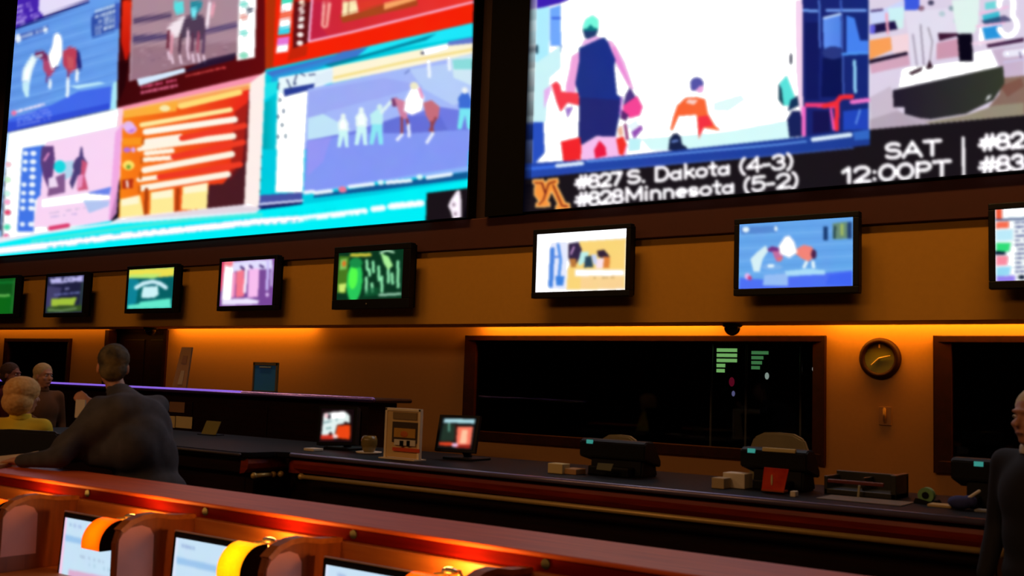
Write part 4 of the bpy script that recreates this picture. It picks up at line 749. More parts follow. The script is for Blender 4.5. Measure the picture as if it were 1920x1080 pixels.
for xa in np.arange(-13.5, -6.6, 1.15): b.box((xa, -1.012, .12), (min(xa+1.05, -6.6), -.998, 1.36), .004)
b.build('raised_panel', DARKW, t)
# cards pinned on the partition
def quadbox(name, q, Y, m, d=.01):
    a = on_y(*q[0], Y); c = on_y(*q[1], Y); return (a[0], Y-d, c[2]), (c[0], Y, a[2])
for q, m_, lb in ((((300, 750), (312, 773)), DIMCARD, 'brown notice card pinned left in the upper row'), (((319, 753), (346, 774)), DIMCARD, 'brown notice card pinned right in the upper row'), (((308, 779), (328, 802)), CREAM, 'cream notice card pinned left in the lower row, beside the man'), (((331, 780), (360, 804)), CREAM, 'cream notice card pinned right in the lower row')):
    lo, hi = quadbox('notice_card', q, -1.013, m_, .006); o = bx('notice_card', lo, hi, m_); tag(o, lb+' of the partition', 'card', 'notice cards on the partition')
p = on_y(399, 845, -1.6); 
t = thing('card_holder', 'dim olive card holder standing on the counter before the partition', 'card holder', (p[0], -1.7, 1.1))
q0 = on_y(386, 826, -1.7)[0]; q1 = on_y(413, 826, -1.7)[0]
MB().prism([(-1.76, 1.1), (-1.755, 1.1), (-1.70, 1.225), (-1.705, 1.225)], q0, q1, 'x').build('card', mat('olive_card', (120, 112, 60), .8), t); bx('base', (q0, -1.8, 1.1), (q1, -1.66, 1.108), BLACK, t)
# signs standing on the partition
a, c = on_y(335, 652, -.85), on_y(352, 724, -.85)
t = thing('tent_sign', 'narrow leaning tan sign on the partition top near the dark doorway', 'sign', ((a[0]+c[0])/2, -.85, 1.485))
MB().prism([(c[0]-.26, 1.485), (c[0]-.02, 1.487), (c[0]+.04, 1.93), (c[0]-.13, 1.93)], -.86, -.84, 'y').build('card', mat('tan_card', (170, 130, 84), .8), t)
MB().prism([(c[0]-.12, 1.76), (c[0]-.03, 1.76), (c[0]-.02, 1.84), (c[0]-.09, 1.84)], -.864, -.861, 'y').build('picture', DIMCARD, t); MB().prism([(c[0]-.16, 1.53), (c[0]-.08, 1.53), (c[0]-.05, 1.68), (c[0]-.11, 1.68)], -.864, -.861, 'y').build('text_block', mat('pale_card', (190, 170, 130), .8), t); bx('foot', (c[0]-.24, -.9, 1.485), (c[0]-.04, -.8, 1.492), BLACK, t)
lo, hi = quadbox('sign', ((478, 679), (520, 737)), -.85, None, .02)
t = thing('framed_sign', 'blue framed sign standing on the partition top', 'sign', ((lo[0]+hi[0])/2, -.85, 1.485))
b = MB(); zt = hi[2]; x0_, x1_ = lo[0], hi[0]
b.box((x0_, -.87, 1.485), (x0_+.02, -.845, zt)); b.box((x1_-.02, -.87, 1.485), (x1_, -.845, zt)); b.box((x0_, -.87, zt-.03), (x1_, -.845, zt)); b.box((x0_, -.87, 1.485), (x1_, -.845, 1.505)); b.build('frame', mat('olive_metal', (96, 84, 50), .5), t)
bx('poster', (x0_+.02, -.862, 1.505), (x1_-.02, -.85, zt-.03), mat('teal_blue_print', (34, 110, 210), .6, rgb2=(30, 120, 190), scale=4), t); MB().cap((x0_+.1, -.866, zt-.05), (x1_-.1, -.866, zt-.05), .008).build('title_bar', mat('pale_print', (120, 140, 150), .7), t); bx('foot', (x0_+.05, -.92, 1.485), (x1_-.05, -.8, 1.492), BLACK, t)

# ---------------------------------------------------------------- things on the counter
def till(label, q, Y, dy, base_px):
    """touch screen on a sloping stand; q = screen corners in the picture, Y = depth, dy = depth change from left to right"""
    c3 = [on_y(*q[0], Y+.03), on_y(*q[1], Y+dy+.03), on_y(*q[2], Y+dy-.02), on_y(*q[3], Y-.02)]
    cx_ = sum(c[0] for c in c3)/4; cy_ = sum(c[1] for c in c3)/4; t = thing('till_monitor', label, 'monitor', (cx_, cy_+.08, 1.1), 'till monitors on the counter')
    quad_screen('screen', c3, t, 46, 46, q)
    V = [Vector(c) for c in c3]; n = (V[1]-V[0]).cross(V[3]-V[0]).normalized()
    if n.y < 0: n = -n
    ctr = sum(V, Vector())/4; big = [ctr+(v-ctr)*1.16 for v in V]
    b = bmesh.new(); A = [b.verts.new(v+n*.004) for v in big]; B = [b.verts.new(v+n*.045) for v in big]
    b.faces.new(A); b.faces.new(B[::-1])
    for i in range(4): b.faces.new((A[i], A[(i+1) % 4], B[(i+1) % 4], B[i]))
    bmesh.ops.recalc_face_normals(b, faces=b.faces); mb = MB(); mb.b.free(); mb.b = b; mb.build('housing', BLACK, t)
    MB().cyl(ctr+n*.03, (cx_+.02, cy_+.12, 1.115), .03).box((cx_-.11, cy_-.02, 1.1), (cx_+.15, cy_+.22, 1.118), .006).build('stand', BLACK, t)
till('till monitor with white and orange page in front of the dark partition', QA, -2.05, .0, None)
till('tilted till monitor with dark and salmon page, right of the framed poster', QB, -2.05, .08, None)
# poster stand
lo, hi = quadbox('poster', ((728, 764), (790, 866)), -2.3, None, .03); x0_, x1_, zt = lo[0], hi[0], hi[2]
t = thing('poster_stand', 'white framed poster stand with dark and orange print on the counter', 'poster stand', ((x0_+x1_)/2, -2.3, 1.1))
b = MB(); b.box((x0_, -2.33, 1.1), (x0_+.02, -2.30, zt), .003); b.box((x1_-.02, -2.33, 1.1), (x1_, -2.30, zt), .003); b.box((x0_, -2.33, zt-.02), (x1_, -2.30, zt), .003); b.build('frame', mat('clear_white_acrylic', (250, 228, 186), .5), t)
bx('sheet', (x0_+.02, -2.322, 1.11), (x1_-.02, -2.305, zt-.02), mat('beige_poster', (220, 184, 120), .7), t)
def ppt(px, py): c = on_y(px, py, -2.325); return c[0], c[2]
def pbox(name, pxa, pya, pxb, pyb, m, yy=-2.326, d=.004):
    xa, zb = ppt(pxa, pya); xb, za = ppt(pxb, pyb); return bx(name, (xa, yy-d, za), (xb, yy+d, zb), m, t)
pbox('dark_panel', 737, 790, 783, 832, mat('dark_print', (66, 50, 30), .7)); pbox('gold_panel', 741, 802, 780, 822, mat('gold_print', (205, 150, 50), .7), -2.332)
MB().ell((ppt(760, 814)[0], -2.337, ppt(760, 814)[1]), (.035, .003, .022)).build('orange_disc', mat('orange_print', (216, 110, 30), .7), t)
pbox('pale_panel', 741, 823, 780, 837, WHITEP, -2.332); pbox('orange_strip', 738, 838, 788, 849, mat('red_orange_print', (226, 80, 26), .6), -2.334); pbox('heading', 738, 772, 782, 788, mat('dull_print', (140, 114, 70), .7)); pbox('black_mark', 752, 826, 758, 837, BLACK, -2.337); pbox('black_mark', 765, 826, 770, 837, BLACK, -2.337)
bx('foot', (x0_, -2.38, 1.1), (x1_, -2.25, 1.107), mat('clear_white_acrylic', 0), t)

def papers(name, label, cat, q, Y, m, d=.12, h=None, bev=.004, group=None):
    a, c = on_y(*q[0], Y), on_y(*q[1], Y); o = MB().box((a[0], Y, 1.1), (c[0], Y+d, 1.1+(h or a[2]-1.1)), bev).build(name, m, org=(a[0], Y, 1.1)); return tag(o, label, cat, group)
papers('slip_box', 'pale yellow slip box on the counter left of the black ticket terminal', 'box', ((1027, 873), (1054, 890)), -2.33, CREAM, .09, .062)
papers('paper_stack', 'small stack of paper slips lying against the pale yellow slip box', 'paper', ((1056, 873), (1080, 882)), -2.3, mat('tan_paper', (196, 150, 100), .8), .12, .035)
papers('slip_box', 'cream slip box on the counter left of the terminal with the orange sign', 'box', ((1334, 897), (1357, 915)), -2.33, mat('aged_cream', (196, 172, 130), .8), .1, .06)
papers('paper_stack', 'white papers fanned on a dark tray left of the orange sign', 'paper', ((1355, 895), (1396, 903)), -2.22, WHITEP, .12, .085)
papers('scrap_paper', 'small white slip on the counter edge in front of the partition', 'paper', ((569, 842), (588, 848)), -2.35, WHITEP, .1, .02)
papers('scrap_paper', 'small pale slip on the counter right of the orange sign', 'paper', ((1481, 922), (1491, 930)), -2.4, WHITEP, .05, .03)
# glass bowl near the first till
p = on_y(692, 836, -2.1); t = thing('glass_bowl', 'small dull glass bowl with white rim between the partition and the poster', 'bowl', (p[0], -2.1, 1.1))
MB().lathe([(.03, 1.1), (.045, 1.12), (.06, 1.16), (.062, 1.2), (.05, 1.23), (.045, 1.23), (.055, 1.2), (.052, 1.165), (.035, 1.125)], (p[0], -2.1, 0)).build('bowl', mat('dull_glass', (130, 112, 60), .2), t, smooth=True); MB().lathe([(.09, 1.1), (.10, 1.112), (.09, 1.112), (.05, 1.105)], (p[0], -2.1, 0)).build('saucer', WHITEP, t, smooth=True)

def terminal(label, pxl, pxr, ptop, Y, led, strip=False):
    a = on_y(pxl, ptop, Y)[0]; c = on_y(pxr, ptop, Y)[0]; zt = on_y(pxl, ptop, Y)[2]
    t = thing('ticket_terminal', label, 'ticket terminal', ((a+c)/2, Y+.1, 1.1), 'black ticket terminals on the counter'); W = c-a
    b = MB(); b.prism([(Y, zt-.015), (Y+.03, zt), (Y+.12, zt), (Y+.22, zt-.12), (Y+.22, zt-.16), (Y, zt-.11)], a-.02, c+.02, 'x', bev=.006); b.build('head', BLACK, t)
    b = MB(); b.prism([(Y+.02, 1.1), (Y+.03, zt-.1), (Y+.2, zt-.12), (Y+.24, 1.1)], a+.05, c-.01, 'x', bev=.01); b.build('body', BLACK, t)
    b = MB(); b.box((a+.08, Y-.06, 1.1), (c-.06, Y+.04, 1.16), .01); b.build('printer', BLACK, t)
    x1, z1 = on_y(led[0], led[1], Y)[0], on_y(led[0], led[1], Y)[2]
    bx('status_display', (x1-.022, Y-.006, z1-.012), (x1+.022, Y+.004, z1+.012), mat('teal_display', (60, 150, 145), .5, emit=(60, 165, 155), estr=.6), t)
    if strip:
        p0, p1 = on_y(1429, 842, Y-.004), on_y(1491, 847, Y-.004); MB().box((p0[0], Y-.006, p0[2]-.012), (p1[0], Y+.02, p0[2]+.010), .003).build('label_strip', mat('pale_yellow_strip', (215, 200, 140), .6), t)
    return t
terminal('black ticket terminal facing away, before the middle of the long window', 1092, 1204, 822, -2.15, (1106, 828))
terminal('black ticket terminal with pale strip and small orange sign before it', 1394, 1506, 838, -2.15, (1409, 845), True)
terminal('dark ticket terminal with teal display at the right end of the counter', 1790, 1862, 858, -2.1, (1835, 870))
c3 = [on_y(*p, -2.3) for p in ((1121, 868), (1150, 870), (1145, 883), (1118, 880))]
o = MB().prism([(c[0], c[2]) for c in c3], -2.3, -2.295, 'y').build('paper_slip', mat('grey_green_paper', (120, 122, 100), .8), org=(c3[0][0], -2.3, c3[3][2])); tag(o, 'grey green slip leaning on the middle ticket terminal', 'paper')
# orange sign
c3 = [on_y(*p, -2.32) for p in ((1433, 876), (1479, 880), (1470, 921), (1428, 918))]
t = thing('acrylic_sign', 'small glossy orange sign leaning before the ticket terminal', 'sign', (c3[3][0], -2.32, 1.1))
MB().prism([(c[0], c[2]) for c in c3], -2.322, -2.315, 'y', bev=.001).build('card', mat('orange_card', (235, 76, 22), .35, rgb2=(200, 40, 14), scale=12), t)
p = on_y(1447, 900, -2.325); MB().ell(p, (.006, .003, .03)).build('pale_mark', CREAM, t); MB().box((c3[3][0], -2.325, c3[3][2]-.005), (c3[2][0], -2.26, c3[3][2]+.004)).build('foot', mat('orange_acrylic', (190, 84, 40), .3), t)
# printer tray
t = thing('counter_organizer', 'low dark desk organizer with maroon bar on the counter', 'organizer', (-1.85, -2.0, 1.1))
a, c = on_y(1545, 890, -2.05), on_y(1680, 895, -2.05); X0, X1 = a[0], c[0]
b = MB(); b.box((X0, -2.05, 1.1), (X1, -1.8, 1.13), .004); b.box((X0, -1.84, 1.1), (X1, -1.8, 1.22), .004); b.box((X1-.03, -2.05, 1.1), (X1, -1.8, 1.23), .004); b.box((X0, -2.05, 1.1), (X0+.02, -1.8, 1.2), .004); b.box(((X0+X1)/2, -2.0, 1.1), ((X0+X1)/2+.015, -1.82, 1.2)); b.build('tray', mat('dark_olive_plastic', (44, 44, 34), .4), t)
a, c = on_y(1553, 906, -2.06), on_y(1658, 914, -2.06); MB().box((a[0], -2.075, 1.165), (c[0], -2.055, 1.185), .004).build('maroon_bar', mat('maroon_plastic', (110, 46, 46), .4), t)
MB().cyl((a[0]+.18, -2.1, 1.1), (a[0]+.185, -2.1, 1.165), .007).build('pen_holder', mat('pale_grey_plastic', (180, 175, 150), .5), t)
papers('counter_mat', 'flat pale brown paper mat before the dark organizer', 'mat', ((1530, 925), (1690, 940)), -2.38, mat('dull_mat', (120, 104, 80), .6), .24, .006)
# right-hand clutter
p = on_y(1738, 918, -2.1); t = thing('tape_dispenser', 'green and black tape dispenser left of the right-hand terminal', 'tape dispenser', (p[0], -2.1, 1.1))
MB().cyl((p[0], -2.13, 1.145), (p[0], -2.08, 1.145), .04).build('tape_roll', mat('green_tape', (120, 170, 110), .5), t); MB().cyl((p[0], -2.135, 1.145), (p[0], -2.13, 1.145), .018).build('hub', BLACK, t); MB().prism([(p[0]-.06, 1.1), (p[0]+.07, 1.1), (p[0]+.06, 1.125), (p[0]+.02, 1.115), (p[0]-.05, 1.13)], -2.14, -2.07, 'y', bev=.003).build('body', BLACK, t)
papers('paper_pad', 'cream paper pad lying right of the tape dispenser', 'paper', ((1738, 928), (1784, 936)), -2.25, mat('cream_pad', (205, 176, 120), .8), .1, .014)
p = on_y(1800, 925, -2.26); t = thing('cloth_bundle', 'crumpled blue cloth on the counter before the right-hand terminal', 'cloth', (p[0], -2.2, 1.1))
MB().ell((p[0], -2.26, 1.136), (.06, .05, .035), n=12).ell((p[0]+.04, -2.25, 1.145), (.04, .04, .03), n=12).build('cloth', mat('navy_cloth', (54, 60, 120), .9, bump=.4), t, smooth=True); MB().cap((p[0]+.04, -2.27, 1.16), (p[0]+.09, -2.26, 1.2), .008).build('white_tag', WHITEP, t)
papers('paper_slip', 'grey paper slip beside the crumpled blue cloth', 'paper', ((1826, 928), (1850, 936)), -2.3, mat('grey_paper', (150, 150, 150), .8), .08, .012)

# office chairs behind the counter
def office_chair(label, pxl, pxr, ptop, Y):
    a, c = on_y(pxl, ptop+15, Y), on_y(pxr, ptop+15, Y); zt = on_y((pxl+pxr)/2, ptop, Y)[2]; X = (a[0]+c[0])/2; w = (c[0]-a[0])/2+.04
    t = thing('office_chair', label, 'chair', (X, Y+.1, 0), 'office chairs behind the counter')
    pts = [(X-w, zt-.36), (X-w, zt-.12), (X-w*.85, zt-.04), (X-w*.5, zt-.005), (X, zt), (X+w*.5, zt-.005), (X+w*.85, zt-.04), (X+w, zt-.12), (X+w, zt-.36), (X+w*.8, zt-.42), (X-w*.8, zt-.42)]
    MB().prism(pts, Y-.025, Y+.025, 'y', bev=.012).build('backrest', mat('grey_olive_mesh_fabric', (120, 112, 92), .9), t)
    zs = zt-.55
    MB().box((X-.25, Y-.55, zs-.07), (X+.25, Y-.02, zs), .03).build('seat', mat('grey_olive_mesh_fabric', 0), t); MB().box((X-.03, Y, zs-.1), (X+.03, Y+.04, zt-.2), .008).build('back_support', BLACK, t); MB().cyl((X, Y-.28, .1), (X, Y-.28, zs-.06), .03).build('column', BLACK, t)
    for i in range(5):
        an = i*2*math.pi/5+.3; e = (X+.3*math.cos(an), Y-.28+.3*math.sin(an), .06); MB().cap((X, Y-.28, .1), e, .025, .018).build('leg', BLACK, t); MB().cyl((e[0]-.012, e[1], .03), (e[0]+.012, e[1], .03), .03).build('caster', BLACK, t)
office_chair('low grey office chair back behind the middle ticket terminal', 1133, 1192, 815, -1.05); office_chair('rounded grey office chair back behind the terminal with the orange sign', 1418, 1506, 811, -1.05)

# ---------------------------------------------------------------- row of race book carrels in the foreground
t = thing('carrel_desk', 'long wooden carrel desk with rounded dividers and a raised ledge', 'desk', (-3.5, -5.0, 0)); CD = t
MB().box((-8.5, -4.975, 1.082), (.6, -4.58, 1.10), .006).build('ledge', LEDGEW, t)
MB().box((-8.5, -4.965, 1.035), (.6, -4.93, 1.082)).build('fascia', FASCIA, t)
MB().box((-8.5, -4.99, .70), (.6, -4.955, 1.035), .006).build('back_panel', ORANGEW, t)
MB().box((-8.5, -5.62, .70), (.6, -4.98, .73), .008).build('desk_top', ORANGEW, t)
MB().box((-8.5, -4.66, 0), (.6, -4.62, 1.083)).box((-8.5, -4.95, 0), (.6, -4.66, .10)).build('rear_panel', DARKW, t)
MB().box((-8.5, -5.1, 0), (.6, -5.05, .70)).build('modesty_panel', CHERRY, t)
DIVX = [-8.16, -7.28, -6.4, -5.52, -4.64, -3.76, -2.88, -2.0, -1.12, -.24]
arcp = [(-4.985, 1.045), (-5.10, 1.052), (-5.18, 1.066), (-5.24, 1.063), (-5.30, 1.045), (-5.345, 1.01), (-5.36, .96), (-5.355, .73), (-4.985, .73)]
for X in DIVX:
    dv = MB().prism(arcp, X-.02, X+.02, 'x', bev=.004).build('divider', mat('brown_wood_divider', (150, 74, 24), .5, scale=5, rgb2=(120, 54, 16), stretch=(6, 6, .8)), t)
    MB().prism([(-5.352, .80), (-5.352, .975), (-5.335, 1.0), (-5.30, 1.02), (-5.25, 1.025), (-5.21, 1.01), (-5.19, .98), (-5.185, .80)], X+.019, X+.0225, 'x').build('laminate_panel', DIVID, dv)
    MB().prism([(p[0]-(.004 if p[0] < -5 else 0), p[1]+.004) for p in arcp[:6]]+[(-5.33, 1.0), (-5.29, 1.03), (-5.24, 1.047), (-5.18, 1.05), (-5.10, 1.036), (-4.985, 1.03)], X-.023, X+.023, 'x').build('divider_edge', ORANGEW, t)
    MB().cyl((X+.06, -4.964, 1.062), (X+.06, -4.969, 1.062), .017, n=20).build('cable_grommet', mat('grey_green_plastic', (56, 52, 40), .5), t)
    MB().box((X-.02, -5.5, 0), (X+.02, -5.1, .70)).build('leg_panel', CHERRY, t)
MLAB = ['carrel monitor cut by the left picture edge', 'carrel monitor with pink edged page behind the leftmost whole amber lamp', 'carrel monitor with pale blue page behind the brightest amber lamp', 'carrel monitor with only its top edge above the bottom picture edge']
LLAB = ['amber desk lamp cut by the left picture edge', 'amber desk lamp before the pink edged monitor', 'brightest yellow amber desk lamp near the bottom edge', 'amber desk lamp of which only the brass cap shows at the bottom picture edge']
for i, X in enumerate((-5.52, -4.64, -3.76, -2.88)):
    x0_, x1_ = X+.17, X+.73; tl, bl = (-5.15, 1.0), (-5.165, .69)
    if i == 2: x0_, x1_ = X+.10, X+.66
    if i == 3: x0_, x1_ = X+.09, X+.65
    t = thing('carrel_monitor', MLAB[i], 'monitor', ((x0_+x1_)/2, -5.2, .73), 'monitors in the carrels')
    e = .022; dy, dz = bl[0]-tl[0], bl[1]-tl[1]; L_ = math.hypot(dy, dz); uy, uz = dy/L_, dz/L_
    def pt(s_, o_): return (tl[0]+uy*s_-uz*-o_*-1*-1, tl[1]+uz*s_+uy*o_*-1)
    back = lambda s_, d: (tl[0]+uy*s_+d*abs(uz), tl[1]+uz*s_+d*abs(uy)*-1*-1)
    P0, P1 = back(0, 0), back(L_, 0); Q0, Q1 = back(0, .035), back(L_, .035)
    MB().prism([P0, P1, Q1, Q0], x0_, x1_, 'x', bev=.004).build('housing', BLACK, t)
    S0, S1 = back(.022, -.003), back(L_-.03, -.003)
    quad_screen('screen', [(x0_+e, S0[0], S0[1]), (x1_-e, S0[0], S0[1]), (x1_-e, S1[0], S1[1]), (x0_+e, S1[0], S1[1])], t, 60, 40, MQ[i], .95)
    MB().box(((x0_+x1_)/2-.05, -5.128, .73), ((x0_+x1_)/2+.05, -5.10, .9)).box(((x0_+x1_)/2-.12, -5.155, .73), ((x0_+x1_)/2+.12, -5.0, .742), .004).build('stand', BLACK, t)
    MB().box((x0_+.004, Q0[0]-.036, 1.001), (x1_-.004, Q0[0]-.026, 1.006), .001).build('top_edge', mat('warm_metal_edge', (200, 170, 140), .3, .5), t)
    # lamp with quarter-round amber hood
    xr = X+.88-.16; xl = xr-.13; cy, cz, r = -5.22, .925, .10
    t = thing('desk_lamp', LLAB[i], 'lamp', (xr-.06, cy+.05, .73), 'amber desk lamps in the carrels')
    A = [math.radians(a) for a in range(-12, 91, 8)]+[math.radians(90)]
    outer = [(cy-r*math.cos(a), cz+r*math.sin(a)) for a in A]; inner = [(cy-(r-.008)*math.cos(a), cz+(r-.008)*math.sin(a)) for a in reversed(A)]
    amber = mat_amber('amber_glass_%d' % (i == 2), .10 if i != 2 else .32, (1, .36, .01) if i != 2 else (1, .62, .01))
    b = MB(); b.prism(outer+inner, xl, xr, 'x'); b.build('shade', amber, t, smooth=False)
    MB().prism(outer+[(cy+.02, cz+r), (cy+.02, cz-.02)], xr, xr+.008, 'x').build('end_cap', MATTE, t)
    MB().tube([(xr-.06, cy+.02, cz+r-.005), (xr-.02, cy+.1, cz+r+.0), (xr+.0, cy+.16, .9), (xr+.0, cy+.16, .74)], .007).build('arm', BRASS, t, smooth=True)
    MB().lathe([(.001, .73), (.055, .73), (.055, .74), (.02, .752), (.001, .752)], (xr, cy+.16, 0)).build('base', BRASS, t)
    MB().ell((xr-.03, cy+.06, cz+r+.006), (.034, .02, .012)).build('pivot_cap', mat('shiny_brass', (255, 225, 170), .2, .6), t, smooth=True)
    MB().cap((xl+.03, cy-.03, cz+.02), (xr-.03, cy-.03, cz+.02), .014).build('bulb', mat('lamp_bulb', (255, 200, 110), .5, emit=(255, 170, 60), estr=30), t, smooth=True)
    l = bpy.data.lights.new('lamp_light', 'POINT'); l.energy = (3.6, 3.6, 4.4, 5)[i]; l.color = (1, .42, .07); l.shadow_soft_size = .03
    o = bpy.data.objects.new('lamp_light', l); col.objects.link(o); o.parent = t; o.location = Vector((xr-.1, cy+.135, cz+.095))-ORG[t.name]

# ---------------------------------------------------------------- people
def basis(f):
    f = Vector((f[0], f[1], f[2] if len(f) > 2 else 0)).normalized(); r = f.cross(Vector((0, 0, 1))).normalized(); u = r.cross(f); return r, f, u
def remesh(o, vox, it=3, fac=.5):
    m_ = o.modifiers.new('remesh', 'REMESH'); m_.mode = 'VOXEL'; m_.voxel_size = vox; m_.use_smooth_shade = True
    s_ = o.modifiers.new('smooth', 'SMOOTH'); s_.factor = fac; s_.iterations = it; return o
def head(b, c, f, s=1.0):
    r, f, u = basis(f); R = Matrix((r, f, u)).transposed(); c = Vector(c); P = lambda x, y, z: c+(r*x+f*y+u*z)*s
    b.ell(P(0, -.01, .035), (.074*s, .092*s, .082*s), R, 24); b.ell(P(0, .02, -.03), (.062*s, .07*s, .075*s), R, 24); b.ell(P(0, .045, -.085), (.035*s, .035*s, .028*s), R)
    b.cap(P(0, .085, .015), P(0, .106, -.022), .009*s, .014*s); b.ell(P(0, .082, -.058), (.024*s, .014*s, .009*s), R); b.ell(P(0, .082, .035), (.05*s, .016*s, .010*s), R)
    for q in (-1, 1): b.ell(P(q*.076, -.005, -.005), (.010*s, .02*s, .032*s), R); b.ell(P(q*.038, .062, -.02), (.022*s, .022*s, .02*s), R)
    return P, R
def hand(b, w, d, nrm, curl=.5, s=1.0, side=1):
    """palm from wrist w along d, palm facing nrm, five fingers bending towards nrm"""
    w = Vector(w); d = Vector(d).normalized(); nrm = Vector(nrm); nrm = (nrm-d*nrm.dot(d)).normalized(); x = d.cross(nrm)*side
    R = Matrix((x, d, nrm)).transposed(); b.ell(w+d*.045*s, (.04*s, .052*s, .017*s), R); b.cap(w, w+d*.04*s, .024*s, .022*s)
    for i, L in enumerate((.066, .076, .071, .056)):
        p = w+d*.082*s+x*(-.029+.0195*i)*s; a = .15
        for k, q in enumerate((.45, .32, .26)):
            a += curl*(.5+.25*k); e = p+(d*math.cos(a)+nrm*math.sin(a))*L*q*s; b.cap(p, e, (.0095-.001*k)*s, (.0088-.001*k)*s, 8); p = e
    p = w+d*.02*s-x*.032*s; q = p+(-x*.7+d*.6+nrm*.35).normalized()*.035*s; b.cap(p, q, .013*s, .011*s, 8); e = q+(-x*.3+d*.8+nrm*.5).normalized()*.03*s; b.cap(q, e, .011*s, .009*s, 8)
def person(label, f, J, cloth, trouser, hair, hairstyle='short', hf=None, vox=.011, skin=None, fem=False, shirt=None, bulk=1.0, extra=(), hs=1.0, hands=(('L', None), ('R', None)), tall=1.0):
    """J: world joints pelvis, chest, neck, head, sL,sR,eL,eR,wL,wR,hL,hR,kL,kR,aL,aR"""
    V = {k: Vector(v) for k, v in J.items()}; sk = skin or SKIN
    base = (V['aL']+V['aR'])/2; t = thing('person', label, 'person', (base.x, base.y, 0)); r, fw, u = basis(f); hf = hf or f
    b = MB(); P, R = head(b, V['head'], hf, hs)
    b.cap(V['neck']-Vector((0, 0, .03)), V['head']-Vector((0, 0, .05)), .056, .052)
    Rb = Matrix((r, fw, u)).transposed()
    b.ell(V['chest'], (.155, .11, .19), Rb); b.ell(V['pelvis'], (.15, .11, .12), Rb); b.ell((V['chest']+V['pelvis'])/2, (.13, .1, .2), Rb); b.cap(V['sL'], V['sR'], .05)
    for s_ in 'LR':
        b.cap(V['s'+s_], V['e'+s_], .047, .037); b.cap(V['e'+s_], V['w'+s_], .037, .025); b.cap(V['h'+s_], V['k'+s_], .08, .052); b.cap(V['k'+s_], V['a'+s_], .05, .034)
        b.cap(V['a'+s_], V['a'+s_]+fw*.13-Vector((0, 0, .045)), .034, .026)
    for s_, hd in hands:
        d = (V['w'+s_]-V['e'+s_]).normalized(); n = Vector(hd) if hd else (Vector((0, 0, -1)) if abs(d.z) < .7 else r*(-1 if s_ == 'R' else 1)); hand(b, V['w'+s_], d, n, .45, 1, 1 if s_ == 'L' else -1)
    remesh(b.build('body', sk, t, smooth=True), .0085, 2)
    # jacket
    b = MB(); k = bulk; b.ell(V['chest'], ((.185 if not fem else .165)*k, .145*k, .2*k), Rb, 24); b.ell((V['chest']+V['pelvis'])/2, (.172*k, .142*k, .22), Rb, 24); b.ell(V['pelvis'], (.178*k, .145*k, .13), Rb, 24)
    for q in extra: b.cap(*q)
    b.cap(V['sL'], V['sR'], .068); b.cap((V['sL']+V['sR'])/2, V['neck']-Vector((0, 0, .01)), .088, .066)
    for s_ in 'LR':
        b.cap(V['s'+s_], V['e'+s_], .068*k, .054*k); b.cap(V['e'+s_], V['e'+s_]+(V['w'+s_]-V['e'+s_])*.93, .054*k, .042)
        b.cap(V['chest']+u*.08, V['s'+s_], .1, .07)
    remesh(b.build('jacket', cloth, t, smooth=True), vox, 22, .8)
    b = MB(); b.lathe([(.062, -.012), (.075, -.012), (.07, .028), (.058, .032)], V['neck'], 'z', 24); remesh(b.build('collar', shirt or cloth, t, smooth=True), .007, 1)
    b = MB(); b.ell(V['pelvis']-u*.03, (.17, .135, .13), Rb, 20)
    for s_ in 'LR': b.cap(V['pelvis'], V['h'+s_], .1, .095); b.cap(V['h'+s_], V['k'+s_], .095, .068); b.cap(V['k'+s_], V['a'+s_]+(V['k'+s_]-V['a'+s_])*.06, .068, .052)
    remesh(b.build('trousers', trouser, t, smooth=True), .013, 3)
    for s_ in 'LR':
        a = V['a'+s_]; b = MB(); b.cap(a-Vector((0, 0, .035))-fw*.03, a-Vector((0, 0, .045))+fw*.15, .045, .04); b.box(a+Vector((-.04, -.04, -.09)), a+Vector((.04, .04, -.03)), .01); remesh(b.build('shoe', mat('black_leather', (18, 15, 14), .4), t, smooth=True), .01, 2)
    # hair
    b = MB()
    if hairstyle == 'short': b.ell(P(0, -.028, .052), (.090, .099, .09), R, 24); b.ell(P(0, -.055, -.01), (.08, .062, .07), R, 20)
    elif hairstyle == 'bald': b.ell(P(0, -.05, .0), (.08, .062, .055), R, 24)
    elif hairstyle == 'bob': b.ell(P(0, -.02, .05), (.122, .122, .098), R, 24); b.ell(P(0, -.045, -.03), (.122, .10, .10), R, 24)
    h_ = b.build('hair', hair, t, smooth=True); remesh(h_, .008, 2)
    tx = bpy.data.textures.get('hair_noise') or bpy.data.textures.new('hair_noise', 'CLOUDS'); tx.noise_scale = .02
    dm = h_.modifiers.new('locks', 'DISPLACE'); dm.texture = tx; dm.strength = .008
    for q in (-1, 1):
        e = MB().ell(P(q*.031, .078, .012), (.011, .008, .008), R, 10).build('eye', mat('eye_white', (220, 215, 205), .3), t, smooth=True); MB().ell(P(q*.031, .0852, .012), (.0045, .002, .0045), R, 8).build('iris', mat('dark_iris', (30, 20, 14), .3), e)
    MB().ell(P(0, .0935, -.058), (.02, .004, .0025), R, 12).build('mouth', mat('lips', (130, 66, 56), .5), t, smooth=True)
    return t
